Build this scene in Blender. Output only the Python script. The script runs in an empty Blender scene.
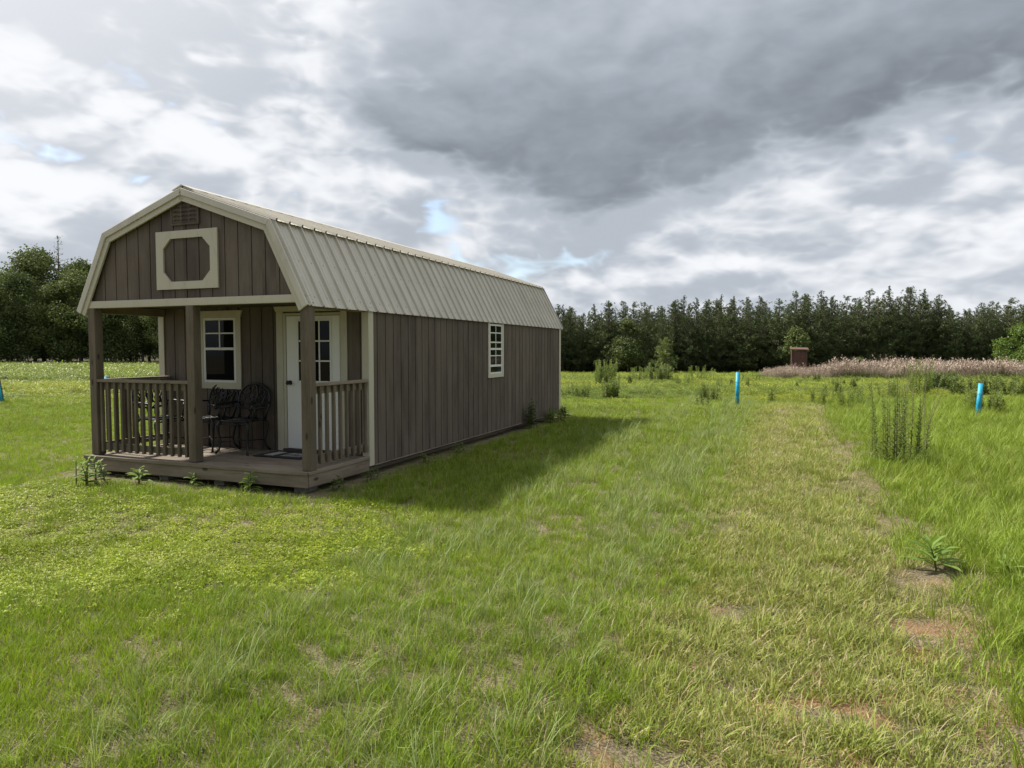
import bpy, math, random
import numpy as np
random.seed(7); RNG = np.random.default_rng(11)
R = math.radians
sc = bpy.context.scene
COL = sc.collection

# ------------------------------------------------------------------ frame of the place
H_CAM = 1.65; F_PX = 690.0; PITCH = math.atan((384 - 349.5) / F_PX)
ORG = (-2.3177, 7.7795)                       # cabin's front right deck corner
LX, LY = 0.36492, 0.93104                     # cabin's long axis on the ground
WX, WY = 0.93104, -0.36492                    # cabin's width axis
ROTZ = math.atan2(WY, WX)

def to_wl(x, y):
    dx, dy = x - ORG[0], y - ORG[1]
    return dx * WX + dy * WY, dx * LX + dy * LY
def from_wl(w, l):
    return ORG[0] + w * WX + l * LX, ORG[1] + w * WY + l * LY

def ss(a, b, x):
    t = np.clip((np.asarray(x, float) - a) / (b - a), 0, 1)
    return t * t * (3 - 2 * t)
_perm = np.random.default_rng(3).random((256, 256))
def vnoise(x, y, s=1.0, o=0):
    x = np.asarray(x, float) * s + o * 17.3 + 1000; y = np.asarray(y, float) * s + o * 9.7 + 1000
    xi = np.floor(x).astype(int); yi = np.floor(y).astype(int); fx = x - xi; fy = y - yi
    fx = fx * fx * (3 - 2 * fx); fy = fy * fy * (3 - 2 * fy)
    g = lambda a, b: _perm[a % 256, b % 256]
    return (g(xi, yi) * (1 - fx) + g(xi + 1, yi) * fx) * (1 - fy) + (g(xi, yi + 1) * (1 - fx) + g(xi + 1, yi + 1) * fx) * fy
def fbm(x, y, s=1.0, o=0):
    return (vnoise(x, y, s, o) * .55 + vnoise(x, y, s * 2.1, o + 1) * .28 + vnoise(x, y, s * 4.3, o + 2) * .17)
def hgt(x, y):
    x = np.asarray(x, float); y = np.asarray(y, float)
    k = .22 + .78 * ss(-22, 2, x)
    z = -1.25 * ss(19, 84, y) * k
    w, l = to_wl(x, y)
    away = np.clip(np.maximum(np.maximum(-4.2 - w, w - .6), np.maximum(-.8 - l, l - 10.2)), 0, 2) / 2
    z = z + (fbm(x, y, .35, 5) - .5) * .16 * away + (vnoise(x, y, 1.7, 9) - .5) * .035 * away
    rut = np.exp(-((w - 4.55) / .28) ** 2) + np.exp(-((w - 5.85) / .28) ** 2)
    return z - .035 * rut * ss(20, 14, l)
def at(u, v):
    dx = (u - 512) / F_PX; dy = (384 - v) / F_PX
    c, s = math.cos(PITCH), math.sin(PITCH)
    d = (dx, c + dy * s, -s + dy * c)
    t = 1.0
    for _ in range(60):
        x, y = d[0] * t, d[1] * t
        t += ((H_CAM + d[2] * t) - float(hgt(x, y))) / max(-d[2], .012) * .6
    return d[0] * t, d[1] * t, float(hgt(d[0] * t, d[1] * t))
def dist_x(u, y):                             # sideways position seen at column u when y metres ahead
    return (u - 512) / F_PX * y

# ------------------------------------------------------------------ mesh builder
class MB:
    def __init__(s): s.v = []; s.f = []; s.m = []; s.k = 0
    def add(s, vs, fs):
        b = len(s.v); s.v.extend(vs); s.f.extend(tuple(i + b for i in f) for f in fs); s.m.extend([s.k] * len(fs))
    def box(s, x0, x1, y0, y1, z0, z1):
        s.add([(x0, y0, z0), (x1, y0, z0), (x1, y1, z0), (x0, y1, z0), (x0, y0, z1), (x1, y0, z1), (x1, y1, z1), (x0, y1, z1)],
              [(0, 3, 2, 1), (4, 5, 6, 7), (0, 1, 5, 4), (1, 2, 6, 5), (2, 3, 7, 6), (3, 0, 4, 7)])
        return s
    def prism_y(s, poly, y0, y1):             # polygon in (x, z), extruded along y
        n = len(poly)
        a = sum(poly[i][0] * poly[(i + 1) % n][1] - poly[(i + 1) % n][0] * poly[i][1] for i in range(n))
        if a < 0: poly = poly[::-1]
        s.add([(p[0], y0, p[1]) for p in poly] + [(p[0], y1, p[1]) for p in poly],
              [tuple(range(n)), tuple(range(2 * n - 1, n - 1, -1))] + [(i, i + n, (i + 1) % n + n, (i + 1) % n) for i in range(n)])
        return s
    def tube(s, pts, r, seg=8, cap=True):
        pts = [np.array(p, float) for p in pts]; n = len(pts)
        rs = r if hasattr(r, '__len__') else [r] * n
        vs = []; prev = None
        for i in range(n):
            t = pts[min(i + 1, n - 1)] - pts[max(i - 1, 0)]; t = t / (np.linalg.norm(t) + 1e-9)
            if prev is None:
                a = np.array([0, 0, 1.]) if abs(t[2]) < .9 else np.array([1., 0, 0])
                prev = np.cross(t, a)
            prev = prev - t * np.dot(prev, t); prev /= np.linalg.norm(prev) + 1e-9
            bb = np.cross(t, prev)
            for k in range(seg):
                q = 2 * math.pi * k / seg
                vs.append(tuple(pts[i] + rs[i] * (math.cos(q) * prev + math.sin(q) * bb)))
        fs = [(i * seg + k, i * seg + (k + 1) % seg, (i + 1) * seg + (k + 1) % seg, (i + 1) * seg + k) for i in range(n - 1) for k in range(seg)]
        if cap: fs += [tuple(range(seg - 1, -1, -1)), tuple((n - 1) * seg + k for k in range(seg))]
        s.add(vs, fs); return s
    def mesh(s, name, mats):
        me = bpy.data.meshes.new(name); me.from_pydata(s.v, [], s.f)
        for m in (mats if isinstance(mats, (list, tuple)) else [mats]): me.materials.append(m)
        if s.k or any(s.m): me.polygons.foreach_set('material_index', s.m)
        me.update(); return me
    def build(s, name, mat, parent=None, bevel=0, smooth=False):
        o = bpy.data.objects.new(name, s.mesh(name, mat)); COL.objects.link(o)
        if parent: o.parent = parent
        if smooth: o.data.polygons.foreach_set('use_smooth', [True] * len(o.data.polygons))
        if bevel:
            b = o.modifiers.new('edge', 'BEVEL'); b.width = bevel; b.segments = 2; b.limit_method = 'ANGLE'
        return o

def tag(o, label=None, cat=None, group=None, kind=None):
    if label: o['label'] = label
    if cat: o['category'] = cat
    if group: o['group'] = group
    if kind: o['kind'] = kind
    return o
def empty(name, loc, rz=0):
    o = bpy.data.objects.new(name, None); COL.objects.link(o); o.location = loc; o.rotation_euler = (0, 0, rz)
    o.empty_display_size = .2
    return o
def copy_tree(o, parent=None):
    c = o.copy(); COL.objects.link(c); c.parent = parent
    for ch in list(o.children): copy_tree(ch, c)
    return c
def fast_mesh(name, V, Fq, mat, attrs=None):   # V (n,3), Fq (m,k) faces of one size
    me = bpy.data.meshes.new(name); V = np.asarray(V, np.float32); Fq = np.asarray(Fq, np.int32)
    k = Fq.shape[1]
    me.vertices.add(len(V)); me.vertices.foreach_set('co', V.ravel())
    me.loops.add(Fq.size); me.loops.foreach_set('vertex_index', Fq.ravel())
    me.polygons.add(len(Fq)); me.polygons.foreach_set('loop_start', np.arange(0, Fq.size, k, dtype=np.int32))
    me.update(calc_edges=True); me.validate()
    if mat: me.materials.append(mat)
    for n, a in (attrs or {}).items():
        at_ = me.attributes.new(n, 'FLOAT', 'POINT'); at_.data.foreach_set('value', np.asarray(a, np.float32))
    return me

# ------------------------------------------------------------------ materials
class NT:
    def __init__(s, tree): s.t = tree; s.n = tree.nodes; s.l = tree.links
    def node(s, typ, **kw):
        nd = s.n.new(typ)
        for k, v in kw.items(): setattr(nd, k, v)
        return nd
    def put(s, sock, v):
        if isinstance(v, bpy.types.NodeSocket): s.l.new(v, sock)
        elif v is not None: sock.default_value = v
    def math(s, op, a, b=None, c=None, clamp=False):
        nd = s.node('ShaderNodeMath', operation=op); nd.use_clamp = clamp
        s.put(nd.inputs[0], a); s.put(nd.inputs[1], b); s.put(nd.inputs[2], c); return nd.outputs[0]
    def noise(s, vec, scale, detail=4, rough=.55, dist=0., dims='3D'):
        nd = s.node('ShaderNodeTexNoise'); nd.noise_dimensions = dims
        s.put(nd.inputs['Vector'], vec); s.put(nd.inputs['Scale'], scale); s.put(nd.inputs['Detail'], detail)
        s.put(nd.inputs['Roughness'], rough); s.put(nd.inputs['Distortion'], dist); return nd.outputs['Fac']
    def mapr(s, v, a, b, c=0., d=1., smooth=True):
        nd = s.node('ShaderNodeMapRange'); nd.interpolation_type = 'SMOOTHSTEP' if smooth else 'LINEAR'
        s.put(nd.inputs['Value'], v)
        for k, q in zip(('From Min', 'From Max', 'To Min', 'To Max'), (a, b, c, d)): s.put(nd.inputs[k], q)
        return nd.outputs['Result']
    def mix(s, f, a, b, mode='MIX'):
        nd = s.node('ShaderNodeMix', data_type='RGBA', blend_type=mode)
        s.put(nd.inputs[0], f); s.put(nd.inputs[6], a if isinstance(a, bpy.types.NodeSocket) else tuple(a) + (1,))
        s.put(nd.inputs[7], b if isinstance(b, bpy.types.NodeSocket) else tuple(b) + (1,)); return nd.outputs[2]
    def scalev(s, vec, x, y, z):
        nd = s.node('ShaderNodeVectorMath', operation='MULTIPLY'); s.put(nd.inputs[0], vec); nd.inputs[1].default_value = (x, y, z); return nd.outputs[0]
    def sep(s, vec):
        nd = s.node('ShaderNodeSeparateXYZ'); s.put(nd.inputs[0], vec); return nd.outputs
    def comb(s, x, y, z):
        nd = s.node('ShaderNodeCombineXYZ'); s.put(nd.inputs[0], x); s.put(nd.inputs[1], y); s.put(nd.inputs[2], z); return nd.outputs[0]
    def bump(s, h, strength, distance=.01):
        nd = s.node('ShaderNodeBump'); nd.inputs['Strength'].default_value = strength; nd.inputs['Distance'].default_value = distance
        s.put(nd.inputs['Height'], h); return nd.outputs[0]

def new_mat(name):
    m = bpy.data.materials.new(name); m.use_nodes = True; t = NT(m.node_tree)
    p = m.node_tree.nodes['Principled BSDF']; tc = t.node('ShaderNodeTexCoord')
    return m, t, p, tc
def simple(name, c, rough=.6, metal=0, var=.15, scale=6., spec=.5, bump=0, bscale=60):
    m, t, p, tc = new_mat(name)
    n = t.noise(tc.outputs['Object'], scale, 6, .65)
    t.put(p.inputs['Base Color'], t.mix(t.mapr(n, .3, .7), [x * (1 - var) for x in c], [min(1, x * (1 + var)) for x in c]))
    p.inputs['Roughness'].default_value = rough; p.inputs['Metallic'].default_value = metal
    p.inputs['Specular IOR Level'].default_value = spec
    if bump: t.put(p.inputs['Normal'], t.bump(t.noise(tc.outputs['Object'], bscale, 5), bump, .01))
    return m
def siding_mat(name, axis):                   # stained vertical boards, axis = 0 across x, 1 across y
    m, t, p, tc = new_mat(name)
    X = t.sep(tc.outputs['Object'])
    board = t.math('FLOOR', t.math('DIVIDE', t.math('ADD', X[axis], 20.05), .2))
    wn = t.node('ShaderNodeTexWhiteNoise', noise_dimensions='1D'); t.put(wn.inputs['W'], board)
    off = t.comb(t.math('MULTIPLY', wn.outputs['Value'], 7.), 0., t.math('MULTIPLY', wn.outputs['Value'], 13.))
    va = t.node('ShaderNodeVectorMath', operation='ADD'); t.put(va.inputs[0], tc.outputs['Object']); t.put(va.inputs[1], off)
    grain = t.noise(t.scalev(va.outputs[0], 60, 60, 1.6), 1., 5, .6)
    blot = t.noise(t.scalev(va.outputs[0], 3.5, 3.5, 1.2), 1., 6, .65)
    c = t.mix(t.mapr(blot, .3, .72), (.062, .048, .038), (.120, .097, .078))
    c = t.mix(t.math('MULTIPLY', wn.outputs['Value'], .50), c, (.150, .122, .096))
    c = t.mix(t.math('MULTIPLY', t.mapr(grain, .45, .75), .22), c, (.035, .027, .022))
    pn = t.node('ShaderNodeTexWhiteNoise', noise_dimensions='1D'); t.put(pn.inputs['W'], t.math('FLOOR', t.math('DIVIDE', t.math('ADD', X[axis], 24.4), 1.22)))
    c = t.mix(1., c, t.mix(pn.outputs['Value'], (.86, .86, .86), (1.14, 1.13, 1.12)), 'MULTIPLY')
    nz = t.math('ABSOLUTE', t.math('SUBTRACT', t.math('FRACT', t.math('DIVIDE', X[2], .30)), .5)); ny = t.math('ABSOLUTE', t.math('SUBTRACT', t.math('FRACT', t.math('DIVIDE', t.math('ADD', X[axis], 20.03), .4064)), .5))
    nail = t.math('MULTIPLY', t.mapr(nz, .024, .012), t.mapr(ny, .018, .009))
    c = t.mix(t.math('MULTIPLY', nail, .7), c, (.03, .024, .02))
    # splash-back dirt low on the wall, streaky
    low = t.math('MULTIPLY', t.mapr(X[2], .75, .15), t.mapr(t.noise(t.scalev(va.outputs[0], 9, 9, 2), 1., 5), .4, .7))
    c = t.mix(t.math('MULTIPLY', low, .5), c, (.15, .115, .085))
    t.put(p.inputs['Base Color'], c); p.inputs['Roughness'].default_value = .72; p.inputs['Specular IOR Level'].default_value = .3
    t.put(p.inputs['Normal'], t.bump(grain, .25, .004))
    return m
def wood_mat(name, a, b, ax=2):
    m, t, p, tc = new_mat(name)
    oi = t.node('ShaderNodeObjectInfo')
    va = t.node('ShaderNodeVectorMath', operation='ADD'); t.put(va.inputs[0], tc.outputs['Object'])
    t.put(va.inputs[1], t.comb(t.math('MULTIPLY', oi.outputs['Random'], 9.), 0., t.math('MULTIPLY', oi.outputs['Random'], 5.)))
    s = [38, 38, 38]; s[ax] = 1.8
    g = t.noise(t.scalev(va.outputs[0], *s), 1., 6, .65, .4)
    s2 = [6, 6, 6]; s2[ax] = 1.5
    b2 = t.noise(t.scalev(va.outputs[0], *s2), 1., 6, .6)
    knot = t.node('ShaderNodeTexVoronoi'); s3 = [5, 5, 5]; s3[ax] = 2.2
    t.put(knot.inputs['Vector'], t.scalev(va.outputs[0], *s3)); knot.inputs['Scale'].default_value = 1.
    c = t.mix(t.mapr(b2, .3, .7), a, b)
    c = t.mix(t.math('MULTIPLY', t.mapr(g, .5, .75), .55), c, [x * .45 for x in a])
    c = t.mix(t.math('MULTIPLY', t.mapr(knot.outputs['Distance'], .14, .06), .8), c, (.025, .017, .012))
    t.put(p.inputs['Base Color'], c); p.inputs['Roughness'].default_value = .8; p.inputs['Specular IOR Level'].default_value = .25
    t.put(p.inputs['Normal'], t.bump(g, .4, .004)); return m
def paint_mat(name, c, dirt=(.22, .20, .14), amt=.35, rough=.5):
    m, t, p, tc = new_mat(name)
    n = t.noise(t.scalev(tc.outputs['Object'], 7, 7, 2.), 1., 7, .7)
    n2 = t.noise(tc.outputs['Object'], 45, 4, .7)
    cc = t.mix(t.math('MULTIPLY', t.mapr(n, .5, .78), amt), c, dirt)
    cc = t.mix(t.math('MULTIPLY', t.mapr(n2, .6, .75), amt * .6), cc, dirt)
    t.put(p.inputs['Base Color'], cc); p.inputs['Roughness'].default_value = rough
    t.put(p.inputs['Normal'], t.bump(t.noise(t.scalev(tc.outputs['Object'], 30, 30, 8), 1., 4), .12, .003)); return m
def roof_mat():
    m, t, p, tc = new_mat('roof_metal')
    n = t.noise(t.scalev(tc.outputs['Object'], 2.5, 2.5, 1.), 1., 6, .6)
    st = t.noise(t.scalev(tc.outputs['Object'], 3, 16, 1.2), 1., 5, .6)
    c = t.mix(t.mapr(n, .3, .7), (.455, .428, .365), (.525, .495, .425))
    c = t.mix(t.math('MULTIPLY', t.mapr(st, .52, .75), .38), c, (.29, .25, .19))
    X = t.sep(tc.outputs['Object'])
    ry = t.math('ABSOLUTE', t.math('SUBTRACT', t.math('FRACT', t.math('DIVIDE', t.math('SUBTRACT', X[1], .068), .2286)), .5)); rz = t.math('ABSOLUTE', t.math('SUBTRACT', t.math('FRACT', t.math('DIVIDE', t.math('ADD', X[2], .06), .42)), .5))
    screw = t.math('MULTIPLY', t.mapr(ry, .050, .030), t.mapr(rz, .026, .015))
    c = t.mix(t.math('MULTIPLY', screw, .75), c, (.16, .15, .13))
    lap = t.mapr(t.math('ABSOLUTE', t.math('SUBTRACT', t.math('FRACT', t.math('DIVIDE', X[1], .9144)), .5)), .012, .004)
    c = t.mix(t.math('MULTIPLY', lap, .45), c, (.22, .20, .165))
    t.put(p.inputs['Base Color'], c); p.inputs['Roughness'].default_value = .42; p.inputs['Specular IOR Level'].default_value = .5
    t.put(p.inputs['Normal'], t.bump(t.noise(t.scalev(tc.outputs['Object'], 2.2, 3.5, 2.2), 1., 2), .15, .01)); return m
def glass_mat():
    m, t, p, tc = new_mat('window_glass')
    p.inputs['Base Color'].default_value = (.006, .007, .007, 1); p.inputs['Roughness'].default_value = .03
    p.inputs['Specular IOR Level'].default_value = .13
    t.put(p.inputs['Normal'], t.bump(t.noise(tc.outputs['Object'], 4, 1), .03, .02)); return m
def leaf_mat(name, a, b, trans=.35, rough=.5, vscale=.35, attr=None):
    m, t, p, tc = new_mat(name)
    oi = t.node('ShaderNodeObjectInfo'); geo = t.node('ShaderNodeNewGeometry')
    isl = geo.outputs['Random Per Island']
    n = t.noise(geo.outputs['Position'], vscale, 3)
    f = t.math('ADD', t.math('MULTIPLY', isl, .45), t.math('MULTIPLY', t.mapr(n, .3, .7), .3))
    f = t.math('ADD', f, t.math('MULTIPLY', oi.outputs['Random'], .42), clamp=True)
    c = t.mix(f, a, b)
    t.put(p.inputs['Base Color'], c); p.inputs['Roughness'].default_value = rough; p.inputs['Specular IOR Level'].default_value = .3
    tr = t.node('ShaderNodeBsdfTranslucent'); t.put(tr.inputs['Color'], t.mix(.5, c, (b[0] * 1.1, b[1] * 1.15, b[2] * .5)))
    mx = t.node('ShaderNodeMixShader'); mx.inputs[0].default_value = trans
    t.l.new(p.outputs[0], mx.inputs[1]); t.l.new(tr.outputs[0], mx.inputs[2])
    out = [x for x in t.n if x.type == 'OUTPUT_MATERIAL'][0]; t.l.new(mx.outputs[0], out.inputs['Surface'])
    return m
def grass_mat(name, trans=.35):               # colour comes with each tuft, varied blade by blade
    m, t, p, tc = new_mat(name)
    at_ = t.node('ShaderNodeAttribute', attribute_type='INSTANCER', attribute_name='col')
    geo = t.node('ShaderNodeNewGeometry'); isl = geo.outputs['Random Per Island']
    pale = t.node('ShaderNodeAttribute', attribute_name='pale')
    c = t.mix(t.mapr(isl, 0, 1, .0, .45, False), at_.outputs['Color'], t.mix(1., at_.outputs['Color'], (1.5, 1.3, 1.1), 'MULTIPLY'))
    c = t.mix(t.mapr(isl, .55, .0, .0, .3, False), c, t.mix(1., at_.outputs['Color'], (.6, .75, .7), 'MULTIPLY'))
    c = t.mix(pale.outputs['Fac'], c, (.42, .34, .20))
    t.put(p.inputs['Base Color'], c); p.inputs['Roughness'].default_value = .5; p.inputs['Specular IOR Level'].default_value = .2
    tr = t.node('ShaderNodeBsdfTranslucent'); t.put(tr.inputs['Color'], t.mix(1., c, (1.15, 1.2, .6), 'MULTIPLY'))
    mx = t.node('ShaderNodeMixShader'); mx.inputs[0].default_value = trans
    t.l.new(p.outputs[0], mx.inputs[1]); t.l.new(tr.outputs[0], mx.inputs[2])
    out = [x for x in t.n if x.type == 'OUTPUT_MATERIAL'][0]; t.l.new(mx.outputs[0], out.inputs['Surface'])
    return m

M = dict(
    gable=siding_mat('stained_siding', 0), side=siding_mat('stained_side_siding', 1),
    wood=wood_mat('weathered_post_wood', (.092, .074, .054), (.150, .122, .090), 2),
    woodx=wood_mat('weathered_board_wood', (.140, .115, .086), (.225, .188, .145), 0),
    woody=wood_mat('weathered_edge_wood', (.16, .130, .095), (.25, .21, .16), 1),
    trim=paint_mat('cream_trim_paint', (.45, .42, .33)), trimpale=paint_mat('pale_trim_paint', (.50, .47, .39)),
    white=paint_mat('white_paint', (.66, .66, .62), (.40, .37, .28), .25, .4),
    door=paint_mat('white_door_paint', (.70, .70, .68), (.42, .40, .33), .2, .4),
    roof=roof_mat(), glass=glass_mat(),
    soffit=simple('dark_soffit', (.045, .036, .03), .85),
    black=simple('black_cast_metal', (.018, .018, .019), .42, .3, .3, 12, .5, .2, 120),
    rubber=simple('dark_rubber', (.022, .022, .024), .8, 0, .3, 20, .3, .4, 200),
    matpale=simple('pale_mat_print', (.34, .33, .32), .85, 0, .3, 40),
    blue=simple('blue_plastic', (.018, .30, .47), .5, 0, .3, 7, .4),
    shack=wood_mat('brown_stained_plywood', (.085, .047, .036), (.125, .07, .054), 2),
    block=simple('grey_block', (.20, .19, .17), .9, 0, .25, 15, .3, .5),
    bark=simple('pine_bark', (.085, .068, .055), .9, 0, .35, 5, .2, .6, 20),
    palebark=simple('grey_bark', (.16, .14, .12), .9, 0, .35, 5, .2, .6, 20),
    pine=leaf_mat('pine_needles', (.032, .051, .018), (.102, .130, .048), .15, .7),
    palepine=leaf_mat('pale_pine_needles', (.120, .165, .050), (.200, .245, .085), .3, .6),
    oak=leaf_mat('dark_broad_leaves', (.036, .058, .018), (.108, .136, .044), .22, .8, .2),
    oaklight=leaf_mat('lighter_broad_leaves', (.048, .074, .022), (.140, .170, .054), .22, .8, .2),
    bright=leaf_mat('bright_bush_leaves', (.075, .13, .022), (.16, .23, .045), .35, .45),
    weed=leaf_mat('weed_leaves', (.105, .145, .034), (.185, .235, .065), .4, .5, 2.),
    weedyel=leaf_mat('yellow_green_weed_leaves', (.085, .125, .032), (.150, .185, .055), .3, .5, 2.),
    weeddark=leaf_mat('dark_weed_leaves', (.062, .098, .026), (.115, .155, .048), .3, .5, 2.),
    broad=leaf_mat('broad_weed_leaves', (.110, .180, .035), (.190, .280, .060), .35, .65, 3.),
    weedstem=simple('weed_stems', (.10, .12, .035), .8, 0, .2, 6, .15),
    drystem=simple('dry_weed_stems', (.20, .16, .10), .8),
    grass=grass_mat('grass_blades', .30), straw=grass_mat('tall_dry_grass_blades', .3),
)

# ------------------------------------------------------------------ ground
def ground():
    def axis(neg, pos, near, step, grow):
        a = [0.]; d = step
        while a[-1] < pos: a.append(a[-1] + d); d = d if a[-1] < near else d * grow
        b = [0.]; d = step
        while b[-1] > neg: b.append(b[-1] - d); d = d if -b[-1] < near else d * grow
        return np.array(sorted(set(a + b)))
    xs = axis(-420, 420, 12, .3, 1.07); ys = axis(-60, 560, 22, .3, 1.07)
    X, Y = np.meshgrid(xs, ys); Z = hgt(X, Y)
    V = np.stack([X.ravel(), Y.ravel(), Z.ravel()], 1); n = len(xs)
    I = (np.arange(len(ys) - 1)[:, None] * n + np.arange(n - 1)[None]).ravel()
    Fq = np.stack([I, I + 1, I + n + 1, I + n], 1)
    m, t, p, tc = new_mat('soil_and_thatch')
    P = t.node('ShaderNodeNewGeometry').outputs['Position']; X_ = t.sep(P)
    W = t.math('ADD', t.math('MULTIPLY', t.math('SUBTRACT', X_[0], ORG[0]), WX), t.math('MULTIPLY', t.math('SUBTRACT', X_[1], ORG[1]), WY))
    fine = t.noise(P, 80, 8, .75); mid = t.noise(P, 6, 5, .6); big = t.noise(P, .8, 4, .6)
    thatch = t.mix(t.mapr(fine, .36, .64), (.05, .040, .026), (.30, .245, .16))
    green = t.mix(t.mapr(fine, .3, .7), (.050, .062, .020), (.150, .165, .055))
    c = t.mix(t.mapr(t.math('ADD', mid, t.math('MULTIPLY', big, .6)), .72, 1.05), thatch, green)
    lane = t.math('MULTIPLY', t.mapr(W, 3.9, 4.4), t.mapr(W, 6.5, 5.9))
    lane = t.math('MULTIPLY', lane, t.mapr(X_[1], 6.5, 3.))
    clay = t.math('MULTIPLY', lane, t.mapr(t.noise(P, 2.3, 6, .65), .46, .60))
    c = t.mix(clay, c, t.mix(t.mapr(fine, .3, .7), (.17, .085, .045), (.34, .19, .11)))
    far = t.mapr(X_[1], 18., 26.)
    fn = t.noise(t.scalev(P, 1.1, .45, 1.), 1., 6, .65)
    c = t.mix(far, c, t.mix(t.mapr(fn, .35, .65), (.075, .105, .026), (.190, .215, .050)))
    c = t.mix(t.mapr(X_[1], 72., 84.), c, t.mix(fn, (.030, .024, .014), (.055, .050, .022)))
    t.put(p.inputs['Base Color'], c); p.inputs['Roughness'].default_value = .95; p.inputs['Specular IOR Level'].default_value = .1
    t.put(p.inputs['Normal'], t.bump(t.math('ADD', fine, mid), .7, .03))
    o = bpy.data.objects.new('ground', fast_mesh('ground', V, Fq, m)); COL.objects.link(o)
    o.data.polygons.foreach_set('use_smooth', [True] * len(o.data.polygons))
    tag(o, kind='structure')
ground()

# ------------------------------------------------------------------ grass tufts (spread with geometry nodes)
def blade_set(n, hmin, hmax, wid, spread, lean, curl, pale=0., seg=3, rng=RNG):
    V = []; Fq = []; P = []
    for _ in range(n):
        a = rng.uniform(0, 2 * math.pi); r = spread * math.sqrt(rng.random()); bx, by = r * math.cos(a), r * math.sin(a)
        h = rng.uniform(hmin, hmax); d = rng.uniform(0, 2 * math.pi) if rng.random() < .4 else a + rng.normal(0, .6)
        dx, dy = math.cos(d), math.sin(d); ln = abs(rng.normal(lean, lean * .5)); cu = curl * rng.uniform(.4, 1.5)
        tw = rng.uniform(-.9, .9); px, py = -math.sin(d + tw), math.cos(d + tw); w = wid * rng.uniform(.7, 1.3)
        pl = 1. if rng.random() < pale else 0.
        b = len(V); cx = cz = 0.
        for i in range(seg + 1):
            f = i / seg; ww = w * (1 - f) ** .6 * (1 if i else .8)
            if i == seg: ww = w * .06
            V += [(bx + dx * cx - px * ww / 2, by + dy * cx - py * ww / 2, cz), (bx + dx * cx + px * ww / 2, by + dy * cx + py * ww / 2, cz)]
            P += [pl, pl]
            ang = ln + cu * f; cx += math.sin(ang) * h / seg; cz += math.cos(ang) * h / seg
            if cz < .004: cz = .004
        for i in range(seg): Fq.append((b + 2 * i, b + 2 * i + 1, b + 2 * i + 3, b + 2 * i + 2))
    return V, Fq, P
def leaf_set(n, h0, h1, size, spread, stems=True, lw=.8, rng=RNG):
    V = []; Fq = []; P = []
    for _ in range(n):
        a = rng.uniform(0, 2 * math.pi); r = spread * math.sqrt(rng.random()); x, y = r * math.cos(a), r * math.sin(a); z = rng.uniform(h0, h1)
        for k in range(3):
            q = a + k * 2.09 + rng.normal(0, .2); s = size * rng.uniform(.7, 1.25); tl = rng.uniform(-.25, .6)
            d = np.array([math.cos(q) * math.cos(tl), math.sin(q) * math.cos(tl), math.sin(tl)]); sd = np.array([-math.sin(q), math.cos(q), rng.normal(0, .25)])
            o = np.array([x, y, z]); b = len(V)
            V += [tuple(o), tuple(o + d * s * .55 + sd * s * lw * .5), tuple(o + d * s), tuple(o + d * s * .55 - sd * s * lw * .5)]
            Fq.append((b, b + 1, b + 2, b + 3)); P += [0] * 4
    return V, Fq, P
def seed_set(n, h, spread, head, wid, rng=RNG):           # thin stalks with loose seed heads
    V, Fq, P = blade_set(n, h * .75, h, wid, spread, .16, .35, 1., 4, rng)
    per = len(V) // n
    for i in range(n):
        tip = np.array(V[i * per + per - 1]); lo = np.array(V[i * per + per - 3])
        for k in range(7):
            f = rng.uniform(.1, 1.05); o = lo + (tip - lo) * f; d = rng.normal(0, 1, 3); d[2] = abs(d[2]) + .6; d /= np.linalg.norm(d)
            s = head * rng.uniform(.6, 1.2); sd = np.cross(d, rng.normal(0, 1, 3)); sd /= np.linalg.norm(sd); b = len(V)
            V += [tuple(o), tuple(o + d * s * .5 + sd * s * .16), tuple(o + d * s), tuple(o + d * s * .5 - sd * s * .16)]
            Fq.append((b, b + 1, b + 2, b + 3)); P += [1.] * 4
    return V, Fq, P
def join(*sets):
    V = []; Fq = []; P = []
    for v, f, p in sets:
        b = len(V); V += list(v); Fq += [tuple(i + b for i in q) for q in f]; P += list(p)
    return V, Fq, P
def tuft_collection(cname, sets, mat):
    c = bpy.data.collections.new(cname)
    for i, (V, Fq, P) in enumerate(sets):
        o = bpy.data.objects.new('%s_%02d' % (cname, i), fast_mesh('%s_%02d' % (cname, i), V, Fq, mat, {'pale': P})); c.objects.link(o)
    return c
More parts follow.
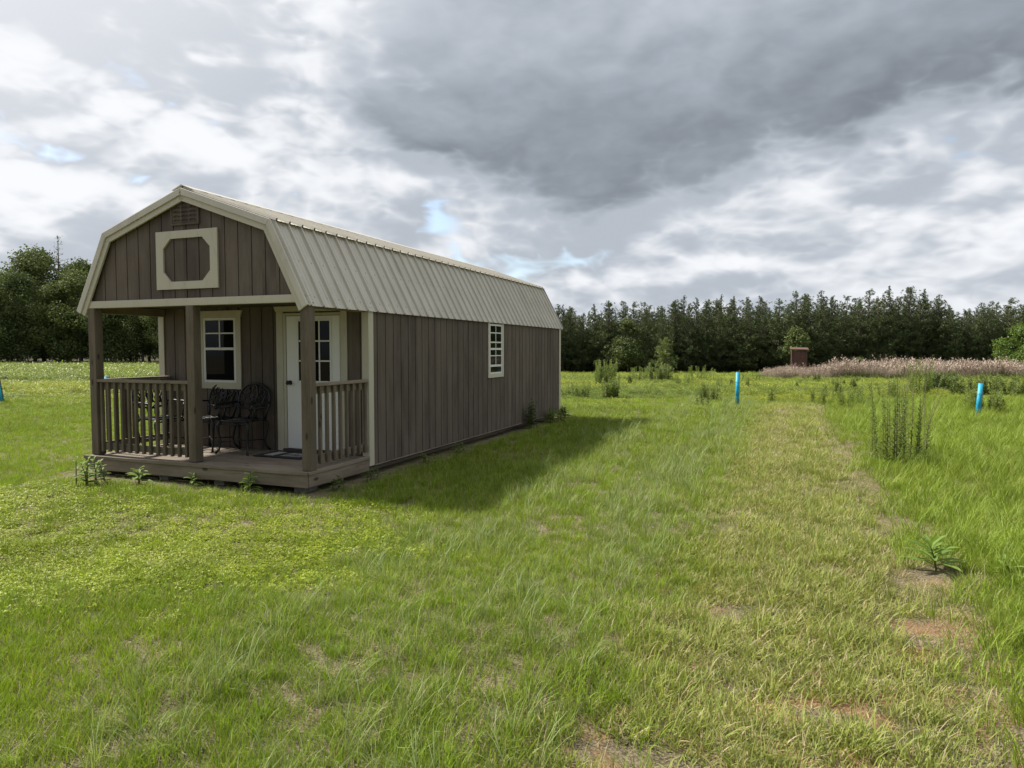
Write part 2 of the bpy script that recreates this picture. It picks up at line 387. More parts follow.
def scatter(name, pts, kind, scl, rot, col, coll):
    me = bpy.data.meshes.new(name); n = len(pts)
    me.vertices.add(n); me.vertices.foreach_set('co', np.asarray(pts, np.float32).ravel())
    a = me.attributes.new('kindex', 'INT', 'POINT'); a.data.foreach_set('value', np.asarray(kind, np.int32))
    for nm, arr in (('scl', scl), ('rot', rot)):
        a = me.attributes.new(nm, 'FLOAT_VECTOR', 'POINT'); a.data.foreach_set('vector', np.asarray(arr, np.float32).ravel())
    a = me.attributes.new('col', 'FLOAT_COLOR', 'POINT')
    a.data.foreach_set('color', np.concatenate([np.asarray(col, np.float32), np.ones((n, 1), np.float32)], 1).ravel())
    o = bpy.data.objects.new(name, me); COL.objects.link(o)
    g = bpy.data.node_groups.new(name + '_spread', 'GeometryNodeTree')
    g.interface.new_socket('Geometry', in_out='INPUT', socket_type='NodeSocketGeometry')
    g.interface.new_socket('Geometry', in_out='OUTPUT', socket_type='NodeSocketGeometry')
    gi = g.nodes.new('NodeGroupInput'); go = g.nodes.new('NodeGroupOutput')
    ip = g.nodes.new('GeometryNodeInstanceOnPoints'); ci = g.nodes.new('GeometryNodeCollectionInfo')
    ci.inputs['Collection'].default_value = coll; ci.inputs['Separate Children'].default_value = True; ci.inputs['Reset Children'].default_value = True
    def na(nm, typ):
        q = g.nodes.new('GeometryNodeInputNamedAttribute'); q.data_type = typ; q.inputs['Name'].default_value = nm; return q.outputs['Attribute']
    e2r = g.nodes.new('FunctionNodeEulerToRotation')
    L = g.links.new
    L(gi.outputs[0], ip.inputs['Points']); L(ci.outputs[0], ip.inputs['Instance']); ip.inputs['Pick Instance'].default_value = True
    L(na('kindex', 'INT'), ip.inputs['Instance Index']); L(na('rot', 'FLOAT_VECTOR'), e2r.inputs[0]); L(e2r.outputs[0], ip.inputs['Rotation'])
    L(na('scl', 'FLOAT_VECTOR'), ip.inputs['Scale']); L(ip.outputs[0], go.inputs[0])
    md = o.modifiers.new('spread', 'NODES'); md.node_group = g
    tag(o, kind='stuff'); return o

tuft_sets = [
    blade_set(28, .05, .12, .0045, .07, .25, .8, .07),          # 0 1 2 lush
    blade_set(24, .05, .14, .0050, .08, .22, .7, .05),
    blade_set(28, .05, .13, .0045, .07, .35, .9, .08),
    blade_set(30, .025, .060, .0050, .07, .60, .8, .20),        # 3 4 mown short
    blade_set(26, .03, .07, .0055, .07, .6, 1.0, .28),
    leaf_set(24, .012, .045, .013, .085),                        # 5 6 clover
    join(leaf_set(14, .015, .06, .017, .085, True, .65), blade_set(8, .05, .11, .004, .08, .4, .8, .05)),
    blade_set(16, .03, .11, .0030, .09, 1.35, .35, 1.),          # 7 straw lying flat
    blade_set(18, .20, .40, .0060, .08, .25, 1.1, .06),         # 8 long arching
    blade_set(12, .12, .24, .0032, .09, .45, 1.1, .35),                         # 9 pale seed stalks
    join(leaf_set(14, .03, .22, .06, .16, True, .35), blade_set(20, .10, .30, .009, .16, .3, .6, .08)),   # 10 far weeds
    join(leaf_set(20, .02, .10, .045, .18, True, .6), blade_set(14, .06, .16, .008, .17, .35, .6, .04)),      # 11 low far leaves
    join(blade_set(12, .03, .09, .004, .08, 1.0, .7, .7), blade_set(8, .03, .07, .005, .07, .5, .8, .0)),  # 12 mixed thin thatch
]
TUFTS = tuft_collection('grass_tuft', tuft_sets, M['grass'])

def grass():
    px = []; py = []
    bands = [(.8, 6, 430), (6, 10, 220), (10, 16, 130), (16, 24, 75), (24, 36, 40), (36, 52, 20), (52, 80, 9)]
    for y0, y1, d in bands:
        xm = .92 * y1 + 2.5; n = int((y1 - y0) * 2 * xm * d)
        x = RNG.uniform(-xm, xm, n); y = RNG.uniform(y0, y1, n); k = np.abs(x) < .92 * y + 2.5
        px.append(x[k]); py.append(y[k])
    x = np.concatenate(px); y = np.concatenate(py); n = len(x)
    w, l = to_wl(x, y)
    r = RNG.random(n); r2 = RNG.random(n); r3 = RNG.random(n)
    nb = fbm(x, y, .9, 20); nm = fbm(x, y, 2.6, 24); nl = fbm(x, y, .30, 28); nf = fbm(x, y, 5.5, 31)
    lane = ss(3.9, 4.7, w + (nm - .5) * .6 + (nb - .5) * .4) * ss(6.45, 5.85, w + (nm - .5) * .7 + (nf - .5) * .4) * ss(17.5, 14.5, l + (nb - .5) * 4)
    far = ss(20.5, 25.5, y + (nb - .5) * 6)
    clov = np.maximum(np.maximum(np.exp(-(((x + 3.3) / 2.4) ** 2 + ((y - 5.8) / 1.5) ** 2)), np.exp(-(((x + 6.) / 2.6) ** 2 + ((y - 6.9) / 1.2) ** 2))),
                      .8 * np.exp(-(((x + 1.9) / 1.1) ** 2 + ((y - 6.8) / .5) ** 2)))
    clov = ss(.12, .75, clov + (nm - .5) * .5 + (nf - .5) * .3)
    rightlong = ss(5.7, 6.9, w + (nm - .5) * .9) * (1 - far)
    streak = np.exp(-((w - 3.75 + (nb - .5) * .8) / .42) ** 2) * (1 - far) + .8 * np.exp(-((w - 2.5 + (nb - .5) * .9) / .35) ** 2) * (1 - far)
    near = ss(5.8, 4.0, y)
    bare = ss(.63, .73, nm * .6 + nf * .4 + .05 * near) * near * .3
    scuff = np.zeros(n)
    for bx, by, br in ((1.33, 3.10, .30), (1.03, 3.27, .16), (.52, 2.73, .26), (1.62, 3.02, .2), (1.45, 4.35, .3), (2.45, 4.1, .3), (-.9, 3.3, .25), (-1.9, 3.6, .22), (.05, 3.4, .25)):
        q = np.sqrt(((x - bx) / br) ** 2 + ((y - by) / (br * .55)) ** 2) + (nf - .5) * 1.2
        bare = np.maximum(bare, (.95 if bx > .3 else .5) * ss(1.25, .7, q))
        if bx > .3: scuff = np.maximum(scuff, ss(1.2, .6, q))
    keep = np.ones(n, bool); barek = (r3 < bare)
    keep &= ~((w > -3.5) & (w < -.02) & (l > .06) & (l < 9.45))
    keep &= ~((w > -3.62) & (w < .03) & (l > -.05) & (l < 9.5) & (r2 > .15))
    keep &= ~((w > -3.75) & (w < .26) & (l > -.20) & (l < 1.4) & (r2 > .22))
    keep &= ~((w > -.3) & (w < .16) & (l > 1.3) & (l < 9.5) & (r2 > .40))
    keep &= np.hypot(x - 3.17, y - 5.05) > .22
    kind = np.zeros(n, int); s = np.ones(n); col = np.zeros((n, 3))
    lush = np.array([.200, .276, .027]); lush2 = np.array([.148, .226, .025]); yel = np.array([.215, .280, .022]); mown = np.array([.212, .250, .062])
    dry = np.array([.30, .25, .135]); blu = np.array([.210, .265, .100])
    kind = np.where(r < .4, 0, np.where(r < .7, 1, 2)); s = .72 + .22 * nb + .40 * r2 * r
    s *= (1 - .22 * ss(.45, .62, nl))
    col = lush[None] * (1 - nb[:, None]) + lush2[None] * nb[:, None]
    col = col * (.8 + .45 * nl[:, None])
    # tired, thatchy spots in the near lawn
    tired = ss(.58, .72, nm) * (.22 + .2 * near) * (1 - clov)
    k = r2 < tired * .6; kind[k] = 12; s[k] = .8 + .4 * r[k]; col[k] = mown
    # mown lane with straw
    k = r3 < lane; kind[k] = np.where(r[k] < .44, 3, np.where(r[k] < .78, 4, np.where(r[k] < .90, 2, 12))); s[k] = 1.05 + .5 * nm[k]
    col[k] = mown[None] * (.85 + .35 * nm[k][:, None]); kk = k & (r < .10); kind[kk] = 7; s[kk] = .5
    edge = np.exp(-((w - 6.0) / .28) ** 2) * ss(18, 14, l) + .5 * np.exp(-((w - 5.0) / .22) ** 2) * ss(2., 6., l) * ss(18, 15, l)
    k = r2 < edge * .85; kind[k] = np.where(r[k] < .5, 7, 12); s[k] = .7 + .3 * r3[k]; col[k] = dry
    # clover
    k = (r3 < clov * .80) & (far < .5); kind[k] = np.where(r[k] < .6, 5, 6); s[k] = .8 + .5 * nb[k]
    col[k] = np.array([.245, .305, .024])[None] * (.60 + .6 * nm[k][:, None])
    # uncut grass right of the lane
    k = (r3 < rightlong); kind[k] = np.where(r[k] < .20, 8, np.where(r[k] < .9, 1, 9)); s[k] = .45 + .5 * nb[k] + .2 * r2[k]
    s[k & (kind == 1)] *= 1.2
    col[k] = (np.array([.178, .245, .034])[None] * (.85 + .4 * nb[k][:, None]))
    # paler stalky streaks
    k = (r2 < streak * (.40 - .22 * ss(6.5, 4.0, y))) & (clov < .3); kind[k] = np.where(r[k] < .30, 9, np.where(r[k] < .6, 8, 1)); s[k] = .6 + .35 * nb[k]; col[k] = blu
    k = (r2 > .985) & (far < .5) & (lane < .5); kind[k] = 9; s[k] = .5 + .3 * r[k]; col[k] = blu
    # far field
    k = r3 < far; kind[k] = np.where(r[k] < .25 + .5 * ss(.45, .65, nb[k]), 10, 11); s[k] = (.45 + .5 * nb[k] + .3 * r2[k] ** 3) * (.55 + .45 * ss(22, 27, y[k]) + .7 * ss(28, 60, y[k]))
    patch = ss(.35, .65, fbm(x, y * 2.2, .22, 40))
    col[k] = (np.array([.230, .270, .040])[None] * patch[k][:, None] + np.array([.130, .180, .038])[None] * (1 - patch[k][:, None])) * (.82 + .3 * r2[k][:, None])
    k = (r3 < far) & (x < -6) & (y > 36); kind[k] = 10; s[k] *= 1.5; col[k] = np.array([.140, .185, .042]) * (.8 + .5 * r2[k][:, None])
    s = np.where((far < .5) & (lane < .5) & (w < 6), s * (.95 + .05 * ss(5, 9, y)), s)
    s *= np.where(far > .5, 1, (np.maximum(y, 6) / 6) ** .16)
    k = barek & (clov < .5); kind[k] = np.where(r[k] < .16, 12, 7); s[k] = .5 + .5 * r2[k]; col[k] = dry; keep &= ~(k & (r > .55)); keep &= ~((scuff * .8 > r3) & (r2 > .45))
    # flowering stalks fade with wear around the front of the porch
    s = np.where((w > -3.9) & (w < .40) & (l > -.35) & (l < 9.6), s * .55, s)
    rot = np.stack([RNG.normal(0, .10, n), RNG.normal(0, .10, n), RNG.uniform(0, 6.283, n)], 1)
    scl = np.stack([s * (1 + .35 * ss(8, 30, y)), s * (1 + .35 * ss(8, 30, y)), s * RNG.uniform(.8, 1.2, n)], 1)
    col = col * (RNG.uniform(.78, 1.22, (n, 1)) + np.where(far > .5, RNG.normal(0, .22, n), 0)[:, None]).clip(.35, 1.7)
    pts = np.stack([x, y, hgt(x, y) - .004], 1)
    o = scatter('grass', pts[keep], kind[keep], scl[keep], rot[keep], col[keep], TUFTS)
grass()

def tall_grass():
    sets = [join(seed_set(8, 1.6, .30, .15, .012), blade_set(60, .8, 1.6, .014, .36, .14, .5, 1.), blade_set(34, .4, 1.0, .022, .32, .15, .5, .0)),
            join(seed_set(6, 1.5, .32, .13, .012), blade_set(54, .7, 1.5, .014, .36, .18, .6, 1.), blade_set(40, .4, 1.05, .022, .32, .2, .5, .0)),
            join(blade_set(46, .3, 1.0, .020, .34, .12, .4, .0), leaf_set(30, .1, .7, .12, .3, True, .25))]
    m, t, p, tc = new_mat('pink_seed_heads')
    at_ = t.node('ShaderNodeAttribute', attribute_type='INSTANCER', attribute_name='col'); pale = t.node('ShaderNodeAttribute', attribute_name='pale')
    isl = t.node('ShaderNodeNewGeometry').outputs['Random Per Island']
    head = t.mix(isl, (.29, .225, .18), (.46, .375, .300))
    t.put(p.inputs['Base Color'], t.mix(pale.outputs['Fac'], t.mix(1., at_.outputs['Color'], t.mix(isl, (.7, .7, .7), (1.3, 1.2, 1.)), 'MULTIPLY'), head))
    p.inputs['Roughness'].default_value = .8; p.inputs['Specular IOR Level'].default_value = .1
    c = tuft_collection('tall_grass_tuft', sets, m)
    n = 13000
    y = RNG.uniform(34, 64, n); u = RNG.uniform(735, 1250, n); x = (u - 512) / F_PX * y
    nb = fbm(x, y, .12, 50)
    back = ss(46, 50, y + (nb - .5) * 6) * ss(745, 790, u + (nb - .5) * 40)
    front = .55 * ss(900, 960, u + (nb - .5) * 80) * ss(.42, .6, nb)
    k = RNG.random(n) < np.maximum(back, front); x, y, u, nb, back = x[k], y[k], u[k], nb[k], back[k]; n = len(x)
    k = np.hypot(x - 24.6, y - 57.2) > 1.6; x, y, u, nb, back = x[k], y[k], u[k], nb[k], back[k]; n = len(x)
    s = (.28 + .50 * nb + .35 * fbm(x, y, .5, 60)) * np.where(back > .5, 1.0, .75)
    s = s * (.75 + .35 * ss(790, 900, u))
    scl = np.stack([s * 1.3, s * 1.3, s * RNG.uniform(.8, 1.2, n)], 1)
    rot = np.stack([RNG.normal(0, .07, n), RNG.normal(0, .07, n), RNG.uniform(0, 6.28, n)], 1)
    col = np.array([.095, .135, .035])[None] * RNG.uniform(.8, 1.2, (n, 1))
    kind = RNG.integers(0, 2, n); kind[(back < .5)] = 2
    rim = (RNG.random(n) < .75 * ss(57, 48, y + 4 * nb)) & (u > 790); kind[rim] = 2; scl[rim] *= .85
    s2 = RNG.random(n) < .06; scl[s2] *= 1.3
    scatter('tall_dry_grass', np.stack([x, y, hgt(x, y)], 1), kind, scl, rot, col, c)
tall_grass()

# ------------------------------------------------------------------ cabin
WID = -3.60; DECK = .26; WALL = 1.25; BACK = 9.47
E1, K1, AP, K2, E2 = (.035, 2.15), (-.47, 3.13), (-1.80, 3.592), (-3.13, 3.13), (-3.635, 2.15)
cabin = empty('cabin', (ORG[0], ORG[1], 0), ROTZ)
tag(cabin, 'long brown barn style cabin with tan metal gambrel roof and a small front porch', 'cabin')

def roof_z(x, drop=0.):
    pts = [E2, K2, AP, K1, E1]
    for a, b in zip(pts, pts[1:]):
        if a[0] - 1e-6 <= x <= b[0] + 1e-6: return a[1] + (b[1] - a[1]) * (x - a[0]) / (b[0] - a[0]) - drop
    return 2.15 - drop
def boards_front(y0, depth, x0, x1, z0, top, phase=0., pitch=.2, gap=.015):   # grooved boards in a wall facing -y
    m = MB(); brk = [K2[0], AP[0], K1[0]]
    x = math.floor((x0 - phase) / pitch) * pitch + phase
    while x < x1:
        a, b = max(x, x0) + (gap / 2 if x > x0 else 0), min(x + pitch, x1) - gap / 2
        if b - a > .005:
            xs = [a] + [q for q in brk if a < q < b] + [b]
            poly = [(a, z0), (b, z0)] + [(q, top(q)) for q in xs[::-1]]
            m.prism_y(poly, y0, y0 + depth)
        x += pitch
    xs = [x0] + [q for q in brk if x0 < q < x1] + [x1]
    m.prism_y([(x0, z0 + .002), (x1, z0 + .002)] + [(q, top(q) - .002) for q in xs[::-1]], y0 + .012, y0 + depth + .02)
    return m
# gable over the porch, and the back wall's gable
topf = lambda x: roof_z(x, .075)
g = boards_front(.058, .03, -3.53, -.07, 2.27, topf).build('gable_wall', M['gable'], cabin)
gb = boards_front(BACK + .02, .03, -3.56, -.02, .15, lambda x: max(roof_z(x, .06), .3)).build('wall', M['gable'], cabin)
# porch wall
boards_front(WALL, .03, -3.56, -.03, DECK, lambda x: 2.24, .08).build('wall', M['gable'], cabin)
# side walls
def side_wall(xo, inward):
    m = MB(); y = WALL + .02; gap = .016; pitch = .2032
    while y < BACK:
        b = min(y + pitch, BACK) - gap
        m.box(min(xo, xo + inward * .022), max(xo, xo + inward * .022), y, b, .135, 2.22); y += pitch
    m.box(min(xo + inward * .013, xo + inward * .05), max(xo + inward * .013, xo + inward * .05), WALL + .033, BACK + .01, .137, 2.218)
    return m
side_wall(.0, -1).build('wall', M['side'], cabin)
side_wall(-3.60, 1).build('wall', M['side'], cabin)
MB().box(-.004, .012, WALL + .12, BACK - .08, .121, .133).build('drip_edge', M['woody'], cabin)
# floor frame under the walls
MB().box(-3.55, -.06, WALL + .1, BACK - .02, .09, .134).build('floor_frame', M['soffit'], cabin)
for x in (-3.3, -2.2, -1.4, -.35):
    MB().box(x, x + .14, .25, BACK - .05, -.06, .088).build('skid', M['woody'], cabin)
# corner trims
for (a, b, c, d) in ((-.085, .020, WALL - .020, WALL - .002), (-3.62, -3.515, WALL - .020, WALL - .002)):
    MB().box(a, b, c, d, .13 if a > -1 else .13, 2.2).build('corner_trim', M['trim'], cabin, .003)
for (a, b, c, d) in ((.002, .020, WALL - .001, WALL + .095), (-3.62, -3.602, WALL - .001, WALL + .095), (.002, .02, BACK - .07, BACK + .055), (-3.62, -3.602, BACK - .07, BACK + .055)):
    MB().box(a, b, c, d, .13, 2.2).build('corner_trim', M['trim'], cabin, .003)

# roof: ribbed sheets over a solid deck
def roof_sheet(T, B, y0, y1, lift=.0, over=0.):
    y0 = y0 + .088; T = np.array(T); B = np.array(B); d = (B - T) / np.linalg.norm(B - T); B = B + d * over
    nrm = np.array([-d[1], d[0]]);
    if nrm[1] < 0: nrm = -nrm
    prof = []; y = y0; pitch = .2286
    while y < y1 - .03:
        for dy, h in ((0, 0), (.006, .0), (.013, .028), (.033, .028), (.042, 0), (.098, 0), (.102, .004), (.112, .004), (.116, 0), (.160, 0), (.164, .004), (.174, .004), (.178, 0)):
            if y + dy < y1: prof.append((y + dy, h))
        y += pitch
    prof.append((y1, 0))
    m = MB(); V = []; n = len(prof)
    for P in (T, B):
        for yy, h in prof: q = P + nrm * (h + lift); V.append((q[0], yy, q[1]))
    for P in (T, B):
        for yy, h in prof: q = P + nrm * (h + lift - .003); V.append((q[0], yy, q[1]))
    Fs = []
    flip = (B[0] > T[0])
    for i in range(n - 1):
        a = (i, i + 1, n + i + 1, n + i); Fs.append(a if not flip else a[::-1])
        b = (2 * n + i, 2 * n + i + 1, 3 * n + i + 1, 3 * n + i); Fs.append(b[::-1] if not flip else b)
        Fs.append((n + i, n + i + 1, 3 * n + i + 1, 3 * n + i)); Fs.append((i, i + 1, 2 * n + i + 1, 2 * n + i))
    m.add(V, Fs); return m
roof = MB()
ring = [E1, K1, AP, K2, E2]; inner = [(x * 1 + (.0), z - .05) for x, z in ring]
inner = [(-.02, 2.15), (-.505, 3.08), (-1.80, 3.532), (-3.095, 3.08), (-3.58, 2.15)]
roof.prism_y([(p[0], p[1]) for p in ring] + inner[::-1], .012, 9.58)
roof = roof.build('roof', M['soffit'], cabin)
roof_sheet(K1, E1, -.075, 9.60, .004, .012).build('roof_sheet', M['roof'], roof)
roof_sheet(K2, E2, -.075, 9.60, .004, .012).build('roof_sheet', M['roof'], roof)
roof_sheet(AP, K1, -.075, 9.60, .012, .055).build('roof_sheet', M['roof'], roof)
roof_sheet(AP, K2, -.075, 9.60, .012, .055).build('roof_sheet', M['roof'], roof)
rc = MB(); rc.prism_y([(AP[0] - .15, AP[1] - .016), (AP[0], AP[1] + .040), (AP[0] + .15, AP[1] - .016), (AP[0] + .15, AP[1] - .021 + .012), (AP[0], AP[1] + .050), (AP[0] - .15, AP[1] - .021 + .012)], -.0, 9.61)
rc.build('ridge_cap', M['roof'], roof)
def band(pts, off0, off1, y0, y1):            # strip that follows the gambrel line
    m = MB()
    def shift(off):
        out = []
        for i, p in enumerate(pts):
            p = np.array(p); ds = []
            for a, b in ((i - 1, i), (i, i + 1)):
                if a >= 0 and b < len(pts):
                    d = np.array(pts[b]) - np.array(pts[a]); d /= np.linalg.norm(d); nn = np.array([-d[1], d[0]])
                    if nn[1] < 0 or (abs(nn[1]) < .5 and nn[0] * (p[0] + 1.8) < 0): nn = -nn
                    ds.append(nn)
            nn = sum(ds); nn /= np.linalg.norm(nn); k = 1 / max(.4, np.dot(nn, ds[0])); out.append(p + nn * off * k)
        return out
    A = shift(off0); B = shift(off1)
    for i in range(len(pts) - 1):
        m.prism_y([tuple(A[i]), tuple(A[i + 1]), tuple(B[i + 1]), tuple(B[i])], y0, y1)
    return m
for seg in ((E1, K1, AP), (AP, K2, E2)):
    band(seg, -.072, .006, -.022, .010).build('rake_cap', M['roof'], roof, .004)
    band(seg, -.140, -.073, -.004, .022).build('rake_trim', M['trim'], roof, .003)
    band(seg, -.060, .022, 9.604, 9.63).build('rake_cap', M['roof'], roof, .004)
MB().box(-3.60, -.0, .012, .055, 2.185, 2.275).build('header_trim', M['trim'], cabin, .004)
MB().box(-3.58, -.02, .0555, .130, 2.185, 2.268).build('porch_beam', M['wood'], cabin)
MB().box(-.12, -.03, .132, WALL - .022, 2.13, 2.235).build('porch_beam', M['woody'], cabin)
MB().box(-3.57, -3.48, .132, WALL - .022, 2.13, 2.235).build('porch_beam', M['woody'], cabin)
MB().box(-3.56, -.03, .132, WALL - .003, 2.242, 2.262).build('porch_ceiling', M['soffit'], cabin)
# octagonal loft trim on the gable
GY = .07
def octa():
    m = MB(); cx, cz = -1.785, 2.745; W2, H2 = .49, .355; ow, oh = .375, .262; c = .12
    O = [(-W2, -H2), (W2, -H2), (W2, H2), (-W2, H2)]
    I = [(-ow + c, -oh), (ow - c, -oh), (ow, -oh + c), (ow, oh - c), (ow - c, oh), (-ow + c, oh), (-ow, oh - c), (-ow, -oh + c)]
    parts = [[O[0], O[1], I[1], I[0]], [O[1], I[2], I[1]], [O[1], O[2], I[3], I[2]], [O[2], I[4], I[3]], [O[2], O[3], I[5], I[4]], [O[3], I[6], I[5]], [O[3], O[0], I[7], I[6]], [O[0], I[0], I[7]]]
    for pl in parts: m.prism_y([(cx + a, cz + b) for a, b in pl], GY - .036, GY - .013)
    return m
oc = octa().build('loft_frame', M['trim'], cabin)
# louvred vent with scroll bumps under the peak
vm = MB(); vx, vz = -1.80, 3.32
vm.box(vx - .20, vx + .20, GY - .030, GY - .013, vz - .13, vz + .13)
vent = vm.build('gable_vent', M['gable'], cabin, .006)
lv = MB()
for i in range(3):
    for j in range(5):
        x = vx - .125 + i * .125; z = vz - .10 + j * .05
        lv.tube([(x - .048, GY - .034, z), (x, GY - .045, z + .012), (x + .048, GY - .034, z)], .006, 6)
lv.build('louver', M['soffit'], vent)
vb = MB(); vb.box(vx - .225, vx + .225, GY - .034, GY - .0135, vz + .131, vz + .155).box(vx - .225, vx + .225, GY - .034, GY - .0135, vz - .155, vz - .131).box(vx - .225, vx - .201, GY - .034, GY - .0135, vz - .130, vz + .130).box(vx + .201, vx + .225, GY - .034, GY - .0135, vz - .130, vz + .130)
vb.build('vent_frame', M['gable'], vent)

# porch deck
dk = MB(); y = -.01
while y < WALL - .06:
    y1 = min(y + .138, WALL - .004); dk.box(-3.50, -.015, y, y1, DECK - .034, DECK + random.uniform(-.002, .001)); y += .144
deck = dk.build('porch_deck', M['woodx'], cabin, .003)
MB().box(-3.55, .012, -.05, -.016, .222, DECK + .003).build('deck_nosing', M['woodx'], deck, .004)
MB().box(-.012, .028, -.014, WALL - .022, .222, DECK + .002).build('deck_nosing', M['woody'], deck, .004)
MB().box(-3.54, .004, -.036, .0, .078, .221).build('deck_fascia', M['woodx'], deck, .004)
MB().box(-.022, .014, .003, WALL - .022, .078, .2205).build('deck_fascia', M['woody'], deck, .004)
MB().box(-3.55, -3.515, .003, WALL - .022, .078, .2205).build('deck_fascia', M['woody'], deck, .004)
for x in (-3.4, -2.35, -1.45, -.25):
    MB().box(x, x + .16, .06, .30, -.08, .054).build('support_block', M['block'], deck, .01)
# posts
PW = .118
posts = []
for (x0, yy, ln) in ((-3.475, .0, 'wood'), (-1.79, .0, 'wood'), (-.09, .0, 'wood')):
    p_ = MB().box(x0, x0 + PW, yy + .012, yy + .012 + PW, DECK + .004, 2.184).build('porch_post', M[ln], cabin, .006); posts.append(p_)
# railings
def rail_front(x0, x1, y):
    m = empty('railing', (0, 0, 0)); m.parent = cabin
    MB().box(x0, x1, y - .045, y + .045, 1.225, 1.262).build('top_rail', M['woodx'], m, .004)
    MB().box(x0, x1, y - .0, y + .036, 1.135, 1.222).build('upper_rail', M['woodx'], m, .003)
    MB().box(x0, x1, y - .0, y + .036, .335, .422).build('bottom_rail', M['woodx'], m, .003)
    n = 13
    for i in range(n):
        x = x0 + .065 + (x1 - x0 - .12) * i / (n - 1)
        MB().prism_y([(x - .017, .315), (x + .017, .315), (x + .017, 1.218), (x - .017, 1.218)], y - .039, y - .002).build('baluster', M['wood'], m, .003)
def rail_side(x, y0, y1, out):
    m = empty('railing', (0, 0, 0)); m.parent = cabin
    MB().box(x - .045, x + .045, y0, y1, 1.225, 1.262).build('top_rail', M['woody'], m, .004)
    a, b = (x - .036, x) if out > 0 else (x, x + .036)
    MB().box(a, b, y0, y1, 1.135, 1.222).build('upper_rail', M['woody'], m, .003)
    MB().box(a, b, y0, y1, .335, .422).build('bottom_rail', M['woody'], m, .003)
    n = 8
    for i in range(n):
        yy = y0 + .10 + (y1 - y0 - .15) * i / (n - 1)
        c0, c1 = (x + .002, x + .039) if out > 0 else (x - .039, x - .002)
        MB().box(c0, c1, yy - .019, yy + .019, .315, 1.218).build('baluster', M['wood'], m, .003)
rail_front(-3.355, -1.792, .06)
rail_side(-.035, .15, WALL - .022, 1)
rail_side(-3.44, .15, WALL - .022, -1)

# windows and door
def window_front(x0, x1, z0, z1, y, meet):
    w = MB()
    w.box(x0 - .09, x0, y - .020, y - .002, z0 - .09, z1 + .001).box(x1, x1 + .09, y - .020, y - .002, z0 - .09, z1 + .001)
    w.box(x0 + .001, x1 - .001, y - .020, y - .002, z0 - .09, z0)
    w = w.build('window', M['trim'], cabin, .003)
    h = MB(); h.prism_y([(x0 - .095, z1 + .002), (x1 + .095, z1 + .002), (x1 + .125, z1 + .10), (x0 - .125, z1 + .10)], y - .026, y - .002); h.build('window_header', M['trim'], w, .003)
    s = MB(); t = .035
    s.box(x0, x0 + t, y - .016, y - .001, z0, z1).box(x1 - t, x1, y - .016, y - .001, z0, z1)
    s.box(x0 + t, x1 - t, y - .016, y - .001, z0, z0 + t).box(x0 + t, x1 - t, y - .016, y - .001, z1 - t, z1).box(x0 + t, x1 - t, y - .019, y - .001, meet - .018, meet + .018)
    xm = (x0 + x1) / 2; zm = (meet + z1) / 2
    s.box(xm - .010, xm + .010, y - .012, y - .001, meet + .019, z1 - t - .001).box(x0 + t, xm - .0105, y - .012, y - .001, zm - .010, zm + .010).box(xm + .0105, x1 - t, y - .012, y - .001, zm - .010, zm + .010)
    s.build('sash', M['white'], w, .002)
    MB().box(x0 + .01, x1 - .01, y - .006, y - .0022, z0 + .01, z1 - .01).build('pane', M['glass'], w)
window_front(-2.76, -2.17, 1.18, 2.10, WALL, 1.66)
def window_side(y0, y1, z0, z1, x):
    w = MB()
    w.box(x + .002, x + .022, y0 - .07, y0, z0 - .07, z1 + .03).box(x + .002, x + .022, y1, y1 + .07, z0 - .07, z1 + .03)
    w.box(x + .002, x + .022, y0 + .001, y1 - .001, z0 - .07, z0)
    w = w.build('window', M['trimpale'], cabin, .003)
    s = MB(); t = .035; zl = z0 + .15; mid = (z0 + z1) / 2; xa = x + .002
    s.box(xa, x + .016, y0, y0 + t, z0, z1).box(xa, x + .016, y1 - t, y1, z0, z1)
    s.box(xa, x + .016, y0 + t, y1 - t, z1 - t, z1).box(xa, x + .016, y0 + t, y1 - t, z0, z0 + .03)
    s.box(xa, x + .020, y0 + t, y1 - t, mid - .018, mid + .018)
    s.box(xa, x + .018, y0 + t, y1 - t, zl - .02, zl + .02)
    s.box(xa, x + .018, y0 + t, y1 - t, mid + .11, mid + .135)
    ym = (y0 + y1) / 2
    for a, b in ((zl + .021, mid - .019), (mid + .019, mid + .109), (mid + .136, z1 - t - .001)): s.box(xa, x + .013, ym - .010, ym + .010, a, b)
    for z in ((zl + mid) / 2 + .03, (mid + .135 + z1) / 2):
        s.box(xa, x + .012, y0 + t, ym - .0105, z - .010, z + .010).box(xa, x + .012, ym + .0105, y1 - t, z - .010, z + .010)
    s.build('sash', M['white'], w, .002)
    MB().box(x + .0022, x + .006, y0 + .01, y1 - .01, z0 + .01, z1 - .01).build('pane', M['glass'], w)
window_side(5.20, 5.80, 1.20, 2.12, .0)
